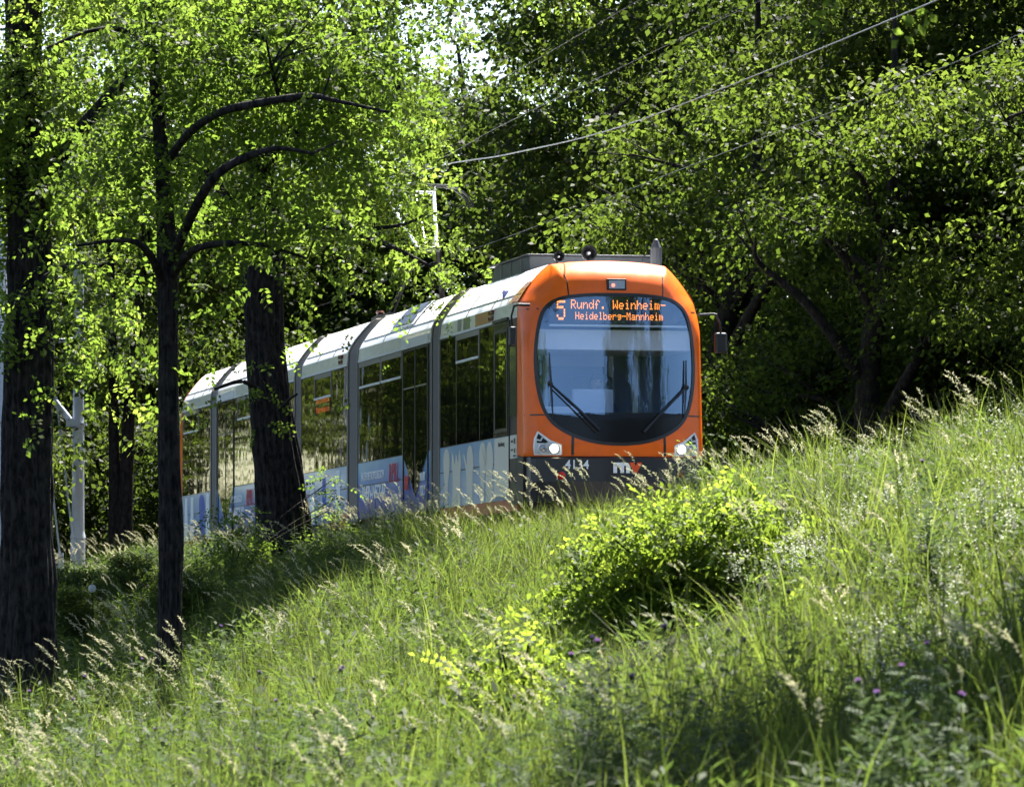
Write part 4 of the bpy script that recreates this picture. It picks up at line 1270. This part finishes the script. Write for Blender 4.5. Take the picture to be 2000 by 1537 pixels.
LR = 'broad dark tree in the dense wood behind and right of the tram'
GR = 'trees of the wood right of the tram'
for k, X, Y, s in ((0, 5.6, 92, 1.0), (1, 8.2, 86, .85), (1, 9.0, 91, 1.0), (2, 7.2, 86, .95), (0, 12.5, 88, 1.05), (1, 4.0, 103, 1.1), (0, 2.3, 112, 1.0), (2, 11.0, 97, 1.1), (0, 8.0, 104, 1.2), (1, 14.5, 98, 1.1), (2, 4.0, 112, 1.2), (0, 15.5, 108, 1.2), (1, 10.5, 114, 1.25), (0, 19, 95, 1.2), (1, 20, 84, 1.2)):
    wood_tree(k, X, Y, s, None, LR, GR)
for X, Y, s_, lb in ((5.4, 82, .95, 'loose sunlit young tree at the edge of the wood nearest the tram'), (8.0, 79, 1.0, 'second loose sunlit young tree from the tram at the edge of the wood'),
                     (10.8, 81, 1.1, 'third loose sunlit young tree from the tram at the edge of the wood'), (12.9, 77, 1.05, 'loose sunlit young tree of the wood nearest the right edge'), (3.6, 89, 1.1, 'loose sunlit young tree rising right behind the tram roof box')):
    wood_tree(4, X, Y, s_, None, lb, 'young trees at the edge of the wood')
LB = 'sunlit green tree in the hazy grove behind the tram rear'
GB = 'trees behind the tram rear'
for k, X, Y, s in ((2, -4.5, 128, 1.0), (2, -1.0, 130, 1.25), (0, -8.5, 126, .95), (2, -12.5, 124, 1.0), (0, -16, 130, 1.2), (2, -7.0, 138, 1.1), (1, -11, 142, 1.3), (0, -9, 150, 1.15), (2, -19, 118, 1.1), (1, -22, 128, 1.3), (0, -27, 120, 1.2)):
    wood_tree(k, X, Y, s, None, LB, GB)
SR = 'dense leafy shrub filling the edge of the wood beside the tram'
GS = 'shrubs at the foot of the wood'
for X, Y, s in ((5.0, 87, .75), (6.6, 84, .7), (8.4, 83, .8), (10.6, 84, .85), (12.5, 81, .8), (7.6, 79, .5), (9.8, 78, .55), (3.2, 93, .85), (14.6, 78, .9), (11.8, 76, .5)):
    wood_tree(3, X, Y, s, None, SR, GS, 'wood_shrub', 'shrub')
SL = 'dark shrub in the shade behind the steel mast'
GL = 'shrubs behind the mast'
for X, Y, s in ((-11.5, 120, .8), (-8.2, 119, .8), (-14.5, 117, .8), (-17, 112, .8), (-6.2, 117, .75)):
    wood_tree(3, X, Y, s, None, SL, GL, 'wood_shrub', 'shrub')
for X, Y, k in ((-6.6, 79, .22), (-5.4, 78, .18), (-6.0, 75, .22), (-4.9, 74, .18), (-5.6, 70, .20), (-4.4, 71, .17), (-6.3, 67, .20), (-7.6, 86, .24), (-4.0, 67, .15)):  # dark shrubs added to deepen the shade of the hollow
    wood_tree(3, X, Y, k, None, 'low dark undergrowth shrub, added to darken the shaded hollow behind the trunks', 'undergrowth in the hollow', 'undergrowth_shrub', 'shrub')
dt = MB()
root = at(228, 1115, 108)
ft = empty('dark_tree', root); tag(ft, 'two dark twin trunks in the shade between mast and tram rear', 'tree')
for dx, w in ((-.05, .12), (.16, .15)):
    S = smooth_path([(dx, 0, -.5, w), (dx, 0, .8, w), (dx * 1.4, 0, 3, w * .8), (dx * 3, .2, 6, w * .6), (dx * 5, .5, 10, .05)], 5)
    v, f = bark_tube([q[:3] for q in S], [q[3] for q in S], 20, 7, .1, 3 + dx, .2)
    MB().add(v, f).build('trunk', M_BARK2, ft, smooth=True)
link('crown', WV[0][1], ft, (0, 0, 1.0))
# trees out of the picture that the glass reflects and that shade the slope
LO = 'tree beside the line beyond the picture edge'
GO = 'trees along the line out of view'
for k, X, Y, s in ((2, -15, 108, 1.0), (0, -27, 116, 1.1), (1, -36, 116, 1.3), (1, 24, 22, .9), (0, 15.5, 46, .95), (1, 18, 39, 1.0), (2, 14, 33, 1.0), (0, 21, 52, 1.0), (0, 30, 34, 1.0), (2, 21, 8, .9), (1, 34, 12, 1.2), (0, 12, -22, 1.1), (1, 4, -34, 1.2), (2, 22, -14, 1.0)):
    wood_tree(k, X, Y, s, None, LO, GO)
near_tree('robinia_tree', 'overhanging tree just beyond the right edge, shading the lower right of the slope', 30.5,
     [(2860, 1250, 60, 0), (2850, 900, 50, 0), (2800, 400, 42, 0), (2700, 0, 32, 0), (2550, -400, 18, 0), (2450, -700, 9, 0)],
     [[(2760, 200, 20, 0), (2500, -200, 13, -.3), (2250, -420, 7, -.4)]],
     [(1720, -640, 190, 90, -1.0, 2.4), (1950, -610, 220, 110, -1.2, 2.8), (1950, -620, 200, 100, .8, 2.4), (2230, -560, 240, 150, 0, 2.6), (2560, -400, 260, 280, 0, 2.6), (2900, 0, 220, 280, 0, 2.0)],
     M_LEAF_NEAR, PIN_V, PIN_F, 10, scale=(1.0, 1.6), twigs=False)


# ------------------------------------------------------------------ bushes
def bush(name, label, Y, base_px, pads, density, stems, group=None, m=None, cat='bush'):
    b = at(base_px[0], base_px[1], Y)
    b.z = float(ground_z(b.x, Y))
    t = empty(name, b); tag(t, label, cat, group)
    B = np.array(b); mpp = Y / FPX
    cs = []
    for px, py, rx, ry, dy, rd in pads:
        c = np.array(at(px, py, Y + dy)) - B; rad = np.array([rx * mpp, rd, ry * mpp])
        n = max(2, int(density * 4.19 * rad.prod()))
        cs.append(c + in_ellipsoid(n) * rad)
    cs = np.concatenate(cs)
    per = 9
    pos, R = sprays(cs, per, .13, .6)
    var = np.clip(np.repeat(rng.random(len(cs)), per) * .5 + rng.random(len(pos)) * .5, 0, 1)
    link('foliage', scatter_mesh('foliage', PINB_V, PINB_F, pos, R, rng.uniform(.7, 1.15, len(pos)), m or M_LEAF_BUSH, var), t)
    idx = rng.permutation(len(cs))[:stems]
    for i in idx:
        c = cs[i]
        MB().tube(smooth_path([(rng.normal() * .05, rng.normal() * .05, -.1), tuple(c * np.array([.4, .4, .55])), tuple(c)], 5), [.012] * 6 + [.008] * 5, 6).build('stem', M_BARK, t)
    return t


bush('robinia_bush', 'large bright yellow-green bush of feathery leaves below the tram front', 44, (1330, 1210),
     [(1385, 1010, 120, 50, 0, .45), (1270, 1060, 110, 60, -.1, .45), (1450, 1060, 120, 75, 0, .45), (1300, 1120, 150, 80, .05, .5), (1430, 1140, 130, 60, .1, .4), (1200, 1140, 70, 55, 0, .35), (1330, 1190, 150, 55, .2, .4), (1460, 930, 40, 30, 0, .2), (1375, 965, 60, 24, 0, .2), (1530, 1030, 50, 50, 0, .25), (1510, 1100, 80, 60, .1, .35), (1170, 1100, 60, 60, 0, .3), (1400, 1190, 140, 50, .1, .4), (1240, 1190, 110, 45, .1, .35), (1160, 1170, 60, 45, 0, .25), (1300, 1255, 120, 35, -.5, .3), (1440, 1235, 110, 40, -.4, .3), (1200, 1010, 30, 26, 0, .15)], 140, 18)
bush('robinia_bush', 'small low yellow-green bush left of and below the large one', 36, (1010, 1330),
     [(1000, 1250, 70, 34, 0, .2), (1060, 1280, 70, 30, .05, .2), (970, 1300, 50, 40, 0, .2), (1050, 1330, 80, 34, .1, .2)], 260, 6)
bush('robinia_bush', 'low yellow-green sapling on the flowery slope right of the large bush', 38, (1630, 1200),
     [(1620, 1120, 90, 34, 0, .25), (1700, 1150, 70, 28, 0, .2), (1560, 1150, 60, 30, 0, .2)], 200, 5)
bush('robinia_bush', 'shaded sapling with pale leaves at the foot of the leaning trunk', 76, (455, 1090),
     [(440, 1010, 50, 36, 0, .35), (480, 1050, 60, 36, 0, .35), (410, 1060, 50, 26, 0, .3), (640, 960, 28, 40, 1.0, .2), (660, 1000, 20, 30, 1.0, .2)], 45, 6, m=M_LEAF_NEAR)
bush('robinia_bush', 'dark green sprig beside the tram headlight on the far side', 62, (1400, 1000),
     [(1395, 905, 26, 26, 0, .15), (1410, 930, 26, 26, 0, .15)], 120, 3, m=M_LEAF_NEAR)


# ------------------------------------------------------------------ meadow
def blade(V, F, var, x, y, h, lean, az, w, vr, segs=4, bend=1.0):
    d = np.array([math.cos(az), math.sin(az), 0]); s = np.array([-d[1], d[0], 0])
    k = len(V)
    for i in range(segs + 1):
        t = i / segs
        c = np.array([x, y, 0]) + d * lean * h * t ** 2 * bend + np.array([0, 0, h * (t - .25 * lean * bend * t ** 3)])
        ww = w * (1 - t ** 1.5) + .0008
        V.append(c - s * ww / 2); V.append(c + s * ww / 2)
    for i in range(segs):
        F.append((k + 2 * i, k + 2 * i + 1, k + 2 * i + 3, k + 2 * i + 2)); var.append(vr)


def templ(name, V, F, var, mats, mi=None):
    o = bpy.data.objects.new(name, np_mesh(name, np.array(V), np.array(F), np.array(var), mats, mi))
    return o


def grass_templates():
    out = []
    for k in range(6):
        V, F, var = [], [], []
        nclump = 11
        for c in range(nclump):
            ca, cr = rnd.uniform(0, 6.28), .42 * math.sqrt(rnd.random()); ch = rnd.uniform(.35, 1.25); cv = rnd.random()
            for i in range(rnd.randrange(6, 13)):
                a, r = rnd.uniform(0, 6.28), .09 * math.sqrt(rnd.random())
                blade(V, F, var, cr * math.cos(ca) + r * math.cos(a), cr * math.sin(ca) + r * math.sin(a), ch * rnd.uniform(.45, 1.0), rnd.uniform(.05, .85), a + rnd.uniform(-1, 1), rnd.uniform(.008, .017), min(1, max(0, cv * .6 + rnd.random() * .4)))
        out.append(templ('grass_tuft', V, F, var, [M_GRASS]))
    return out


def seed_templates():
    """flowering grass: stem and nodding feathery head"""
    out = []
    for k in range(5):
        V, F, var, mi = [], [], [], []
        for j in range(rnd.choice((1, 2, 2, 3))):
            az = rnd.uniform(-.6, .6); lean = rnd.uniform(.08, .30); h = rnd.uniform(.8, 1.0); x, y = rnd.uniform(-.1, .1), rnd.uniform(-.1, .1)
            n0 = len(F)
            blade(V, F, var, x, y, h, lean, az, .005, .4, 6)
            V2 = V[-2:]
            mi += [0] * (len(F) - n0)
            d = np.array([math.cos(az), math.sin(az), 0])
            tip = (np.array(V[-1]) + np.array(V[-2])) / 2
            L = rnd.uniform(.16, .27); p = tip; dirn = unit(d * (.1 + lean * .9) + np.array([0, 0, .9]))
            for q in range(12):
                t = q / 11
                dirn = unit(dirn + d * .05 + np.array([0, 0, -.06]))
                p = p + dirn * L / 12
                for s_ in range(3):
                    sd_ = unit(rng.normal(size=3) + dirn * 1.2)
                    w = .019 * math.sin(math.pi * (.12 + .8 * t))
                    kk = len(V); n_ = unit(np.cross(sd_, rng.normal(size=3)))
                    V += [p, p + sd_ * w + n_ * .005, p + sd_ * w * 1.9, p + sd_ * w - n_ * .005]
                    F.append((kk, kk + 1, kk + 2, kk + 3)); var.append(rnd.random()); mi.append(1)
        out.append(templ('seed_grass', V, F, var, [M_GRASS, M_STRAW], mi))
    return out


def herb_templates():
    """leafy stems; some with clouds of tiny white flowers"""
    out = []
    for k in range(6):
        V, F, var, mi = [], [], [], []
        white = k >= 3
        for j in range(5):
            az = rnd.uniform(0, 6.28); h = rnd.uniform(.35, .8); lean = rnd.uniform(.1, .45); x, y = rnd.uniform(-.1, .1), rnd.uniform(-.1, .1)
            n0 = len(F); blade(V, F, var, x, y, h, lean, az, .006, .3, 5); mi += [0] * (len(F) - n0)
            d = np.array([math.cos(az), math.sin(az), 0])
            for q in range(11):
                t = .15 + .85 * q / 15
                c = np.array([x, y, 0]) + d * lean * h * t ** 2 + np.array([0, 0, h * (t - .25 * lean * t ** 3)])
                a = rnd.uniform(0, 6.28); dd = unit(np.array([math.cos(a), math.sin(a), rnd.uniform(-.1, .7)])); L = rnd.uniform(.05, .13) * (1.2 - .6 * t)
                kk = len(V); V += leaflet_quad(c, dd, unit(np.array([0, 0, 1]) + rng.normal(size=3) * .3), L, L * .32); F.append((kk, kk + 1, kk + 2, kk + 3)); var.append(rnd.random()); mi.append(0)
            if white:
                for q in range(26):
                    a = rnd.uniform(0, 6.28); rr = .07 * math.sqrt(rnd.random())
                    c = d * lean * h + np.array([x + rr * math.cos(a), y + rr * math.sin(a), h * (1 - .25 * lean) + rnd.uniform(-.09, .05)])
                    sz = rnd.uniform(.005, .010); n_ = unit(np.array([0, 0, 1]) + rng.normal(size=3) * .6); e1 = unit(np.cross(n_, [1, .3, 0])); e2 = np.cross(n_, e1)
                    kk = len(V); V += [c - e1 * sz, c - e2 * sz, c + e1 * sz, c + e2 * sz]; F.append((kk, kk + 1, kk + 2, kk + 3)); var.append(rnd.random()); mi.append(1)
        out.append(templ('white_herb' if white else 'leafy_herb', V, F, var, [M_HERB, M_PETALW], mi))
    return out


def scatter(name, pts, hgt, temps, kind_label, lean_dir=None, lean=.12):
    """geometry-node scatter of small plants on computed points"""
    n = len(pts)
    me = bpy.data.meshes.new(name); me.vertices.add(n); me.vertices.foreach_set('co', pts.astype(np.float32).ravel())
    rot = np.stack([rng.normal(0, lean, n), rng.normal(0, lean, n) + .05, rng.uniform(0, 6.28, n) if lean_dir is None else rng.normal(lean_dir, .7, n)], 1)
    sc = np.stack([hgt * rng.uniform(.85, 1.2, n), hgt * rng.uniform(.85, 1.2, n), hgt], 1) if True else None
    a = me.attributes.new('rot', 'FLOAT_VECTOR', 'POINT'); a.data.foreach_set('vector', rot.astype(np.float32).ravel())
    a = me.attributes.new('scl', 'FLOAT_VECTOR', 'POINT'); a.data.foreach_set('vector', sc.astype(np.float32).ravel())
    a = me.attributes.new('idx', 'INT', 'POINT'); a.data.foreach_set('value', rng.integers(0, len(temps), n).astype(np.int32))
    o = link(name, me)
    c = bpy.data.collections.new(name + '_source')
    for t in temps: c.objects.link(t)
    g = bpy.data.node_groups.new(name, 'GeometryNodeTree')
    g.interface.new_socket('Geometry', in_out='INPUT', socket_type='NodeSocketGeometry'); g.interface.new_socket('Geometry', in_out='OUTPUT', socket_type='NodeSocketGeometry')
    N, L = g.nodes, g.links
    gi, go = N.new('NodeGroupInput'), N.new('NodeGroupOutput')
    ci = N.new('GeometryNodeCollectionInfo'); ci.inputs['Collection'].default_value = c; ci.inputs['Separate Children'].default_value = True; ci.inputs['Reset Children'].default_value = True
    iop = N.new('GeometryNodeInstanceOnPoints'); iop.inputs['Pick Instance'].default_value = True
    def na(nm, ty):
        q = N.new('GeometryNodeInputNamedAttribute'); q.data_type = ty; q.inputs['Name'].default_value = nm; return q.outputs['Attribute']
    er = N.new('FunctionNodeEulerToRotation')
    L.new(na('rot', 'FLOAT_VECTOR'), er.inputs[0]); L.new(er.outputs[0], iop.inputs['Rotation'])
    L.new(na('scl', 'FLOAT_VECTOR'), iop.inputs['Scale']); L.new(na('idx', 'INT'), iop.inputs['Instance Index'])
    L.new(gi.outputs[0], iop.inputs['Points']); L.new(ci.outputs[0], iop.inputs['Instance'])
    L.new(iop.outputs[0], go.inputs[0])
    md = o.modifiers.new('scatter', 'NODES'); md.node_group = g
    tag(o, kind_label, None, None, 'stuff')
    return o


def field_points(density, y0=21, y1=104, margin=1.2, smin=1.55, smax=30, dens_fn=None):
    n = int(density * (y1 - y0) * .2 * (y1 + y0) / 2 * 1.6)
    Y = np.sqrt(rng.uniform(y0 ** 2, y1 ** 2, n)); half = .0935 * Y + margin
    X = rng.uniform(-1, 1, n) * half
    s = (track_x(Y) - X) * .978
    ok = (s > smin) & (s < smax)
    if dens_fn is not None: ok &= rng.random(n) < dens_fn(X, Y, s)
    X, Y = X[ok], Y[ok]
    return np.stack([X, Y, ground_z(X, Y) - .02], 1), s[ok]


def patch(X, Y, f=1.0, ph=0.0):
    return .5 + .5 * np.sin(X * 1.7 * f + ph + .8 * np.sin(Y * .5 * f)) * np.sin(Y * .45 * f + 1.3 * ph + .7 * np.sin(X * 1.1 * f))


print('--- meadow')
def scr_x(P): return 1000 + P[:, 0] / P[:, 1] * FPX


pts, s = field_points(3.8)
sx = scr_x(pts)
h = .50 + .16 * patch(pts[:, 0], pts[:, 1]) + .06 * np.clip((sx - 1380) / 250, 0, 1) - .10 * np.clip((900 - sx) / 400, 0, 1)
h = np.where(s < 2.6, h * np.where(sx > 1380, 1.0, .80), h) * rng.uniform(.4, 1.6, len(h)) * np.where((sx < 760) & (pts[:, 1] > 56), .62, 1)
def clearing(P):
    """little grows right in front of and under the bushes"""
    a = np.hypot((P[:, 0] - 1.45) / 1.35, (P[:, 1] - 41.8) / 4.0); b = np.hypot((P[:, 0] - .05) / .45, (P[:, 1] - 34.9) / 2.2)
    return np.where(np.minimum(a, b) < 1, .30, 1.0)


h = h * clearing(pts)
low = (s < 4.2) & (sx > 900) & (sx < 1400) & (pts[:, 1] > 52)
h = np.where(low, np.minimum(h, .50 + .16 * rng.random(len(h))), h)
scatter('grass', pts, h, grass_templates(), 'tall uncut meadow grass covering the embankment slope', lean=.14)
pts, s = field_points(12, dens_fn=lambda X, Y, s: np.clip(patch(X, Y, .9, 2.0) * 1.3 - .1, .1, 1))
sx = scr_x(pts)
scatter('meadow_herbs', pts, rng.uniform(.5, 1.3, len(pts)) * np.where((s < 4.2) & (sx > 850) & (sx < 1400) & (pts[:, 1] > 52), .5, 1) * clearing(pts), (ht := herb_templates())[:3], 'leafy green meadow herbs among the grass of the slope')
pts, s = field_points(4.5, y1=70, dens_fn=lambda X, Y, s: np.clip((X / Y * FPX + 1000 - 1380) / 250, .003, 1) * np.clip((Y - 25) / 8, .05, 1) * np.clip(patch(X, Y, 1.2, .6) * 1.8 - .5, .06, 1) * np.where((X / Y * FPX < 400) & (s < 4.5), .1, 1))
scatter('white_wildflowers', pts, rng.uniform(.65, 1.05, len(pts)), ht[3:], 'clouds of tiny white wildflowers on the slope')
pts, s = field_points(2.3, y0=24, dens_fn=lambda X, Y, s: np.clip(patch(X, Y, 1.4, 4.0) * 1.6 - .35, .05, 1) * np.where(s < 5, 1.0, .6))
scatter('seed_grass', pts, rng.uniform(.65, .95, len(pts)), seed_templates(), 'pale nodding seed heads of tall grass', lean_dir=math.pi, lean=.07)


# thistles: each a plant of its own
def thistle_meshes(seed):
    r = random.Random(seed)
    V, F, var = [], [], []
    heads = []
    stems = [(0, 0, 0, 1.0)]
    H = .95
    for j in range(5):
        az = r.uniform(0, 6.28); lean = 0.05 if j == 0 else r.uniform(.15, .4); h = H * (1.0 if j == 0 else r.uniform(.6, .95))
        blade(V, F, var, 0, 0, h, lean, az, .012, .5, 6); blade(V, F, var, 0, 0, h, lean, az + 1.57, .0, .5, 2)
        d = np.array([math.cos(az), math.sin(az), 0])
        for q in range(20):
            t = .12 + .86 * q / 19
            c = d * lean * h * t ** 2 + np.array([0, 0, h * (t - .25 * lean * t ** 3)])
            a = q * 2.4 + r.uniform(-.3, .3); dd = unit(np.array([math.cos(a), math.sin(a), r.uniform(.2, .9)])); L = (.21 if j == 0 else .15) * (1.1 - .75 * t)
            nn = unit(np.array([0, 0, 1]) - dd * .3 + rng.normal(size=3) * .2); s_ = np.cross(nn, dd)
            for lobe in range(4):                       # toothed leaf: spiny lobes along the rib
                tt = lobe / 4
                p = c + dd * L * tt + np.array([0, 0, -.25 * L * tt * tt])
                for sg in (-1, 1):
                    kk = len(V); dl = unit(dd * .7 + s_ * sg); V += leaflet_quad(p, dl, nn, L * .42 * (1 - .5 * tt), L * .16); F.append((kk, kk + 1, kk + 2, kk + 3)); var.append(r.random())
        heads.append(d * lean * h + np.array([0, 0, h * (1 - .25 * lean)]))
    leafm = np_mesh('thistle_leaves', np.array(V), np.array(F), np.array(var), [M_THISTLE])
    hv, hf, hvar, hmi = [], [], [], []
    mb = MB()
    for q in range(26):
        a = q * 2.4; e = 1.15 * math.sqrt(q / 26)
        dd = np.array([math.sin(e) * math.cos(a), math.sin(e) * math.sin(a), math.cos(e)])
        kk = len(hv); hv += leaflet_quad(np.array([0, 0, .018]), dd, unit(np.cross(dd, [1, .2, .1])), .030, .007); hf.append((kk, kk + 1, kk + 2, kk + 3)); hvar.append(r.random()); hmi.append(0)
    for i in range(8):
        for j in range(3):
            a0, a1 = 2 * math.pi * i / 8, 2 * math.pi * (i + 1) / 8
            rr = [.006, .016, .017, .011]; zz = [-.006, .002, .014, .024]
            kk = len(hv); hv += [np.array([rr[j] * math.cos(a0), rr[j] * math.sin(a0), zz[j]]), np.array([rr[j] * math.cos(a1), rr[j] * math.sin(a1), zz[j]]), np.array([rr[j + 1] * math.cos(a1), rr[j + 1] * math.sin(a1), zz[j + 1]]), np.array([rr[j + 1] * math.cos(a0), rr[j + 1] * math.sin(a0), zz[j + 1]])]
            hf.append((kk, kk + 1, kk + 2, kk + 3)); hvar.append(.3); hmi.append(1)
    headm = np_mesh('thistle_flower', np.array(hv), np.array(hf), np.array(hvar), [M_PURPLE, M_THISTLE], hmi)
    return leafm, headm, heads


TH = [thistle_meshes(k) for k in (3, 8, 15, 21)]


def surf_point(px, py):
    """ground point whose plant tops show at this photo pixel"""
    best, bd = None, 1e9
    for Y in np.arange(22, 70, .5):
        X = (px - 1000) / FPX * Y
        z = float(ground_z(X, Y)) + .55
        yy = at(px, py, Y).z
        if abs(z - yy) < bd: best, bd = (X, Y), abs(z - yy)
    return best


spots = [(500, 1460), (560, 1465), (595, 1455), (640, 1465), (730, 1460), (155, 1480), (1160, 1400), (1150, 1450), (1060, 1370), (1300, 1430), (1375, 1440), (1840, 1440), (1815, 1450), (1700, 1475), (1720, 1530), (1770, 1530), (1890, 1530), (1540, 1310), (1470, 1360), (430, 1340), (670, 1400), (290, 1360), (150, 1430), (1825, 1045), (1040, 1510), (1240, 1500), (70, 1450), (1130, 1480), (1415, 1420), (330, 1520), (1205, 1420), (1100, 1400), (1250, 1400)]
for i, (px, py) in enumerate(spots):
    X, Y = surf_point(px, py)
    X += rnd.uniform(-.05, .05)
    t = empty('thistle', (X, Y, float(ground_z(X, Y)) - .02), rnd.uniform(0, 6.28))
    k = rnd.uniform(.75, 1.15); t.scale = (k, k, k)
    zone = ('at the foot of the two left trunks' if px < 480 and py < 1440 else 'along the bottom edge, left of the small bush' if px < 900 and py >= 1440 else 'on the open slope left of the small bush' if px < 900 else
            'on the upper flowery slope right of the large bush' if py < 1200 and px > 1500 else 'in the shade of the large bush' if py < 1320 else 'below the large bush at the bottom middle' if px < 1480 else 'in the lower right corner')
    tag(t, 'grey-green thistle with purple flower heads ' + zone, 'thistle', 'thistles in flower ' + zone)
    lm, hm, heads = TH[i % 4]
    link('leaves', lm, t)
    for j in range(1):
        o = link('flower_head', hm, t, heads[j]); o.rotation_euler = (rnd.uniform(-.4, .4), rnd.uniform(-.4, .4), rnd.uniform(0, 6)); q = rnd.uniform(.5, .75); o.scale = (q, q, q)

# dandelion clock
p = at(180, 1149, 62); gz = float(ground_z(p.x, 62))
dn = empty('dandelion', (p.x, 62, gz)); tag(dn, 'round white seed clock of a goatsbeard in the shade by the slim trunk', 'flower')
hz = p.z - gz
MB().tube([(0, 0, 0), (.02, 0, hz * .5), (0, 0, hz)], .005, 5).build('stalk', M_HERB, dn)
V, F, var = [], [], []
for q in range(160):
    a = q * 2.39996; zz = 1 - 2 * (q + .5) / 160; rr = math.sqrt(1 - zz * zz); dd = np.array([rr * math.cos(a), rr * math.sin(a), zz])
    e1 = unit(np.cross(dd, [.3, 1, .2])); e2 = np.cross(dd, e1); c = np.array([0, 0, hz]) + dd * .045
    k = len(V); V += [c - e1 * .006, c - e2 * .006, c + e1 * .006, c + e2 * .006]; F.append((k, k + 1, k + 2, k + 3)); var.append(rnd.random())
    k = len(V); o0 = np.array([0, 0, hz]); V += [o0, o0 + e1 * .001, c + e1 * .001, c]; F.append((k, k + 1, k + 2, k + 3)); var.append(.5)
link('seed_head', np_mesh('seed_head', np.array(V), np.array(F), np.array(var), [M_FLUFF]), dn)
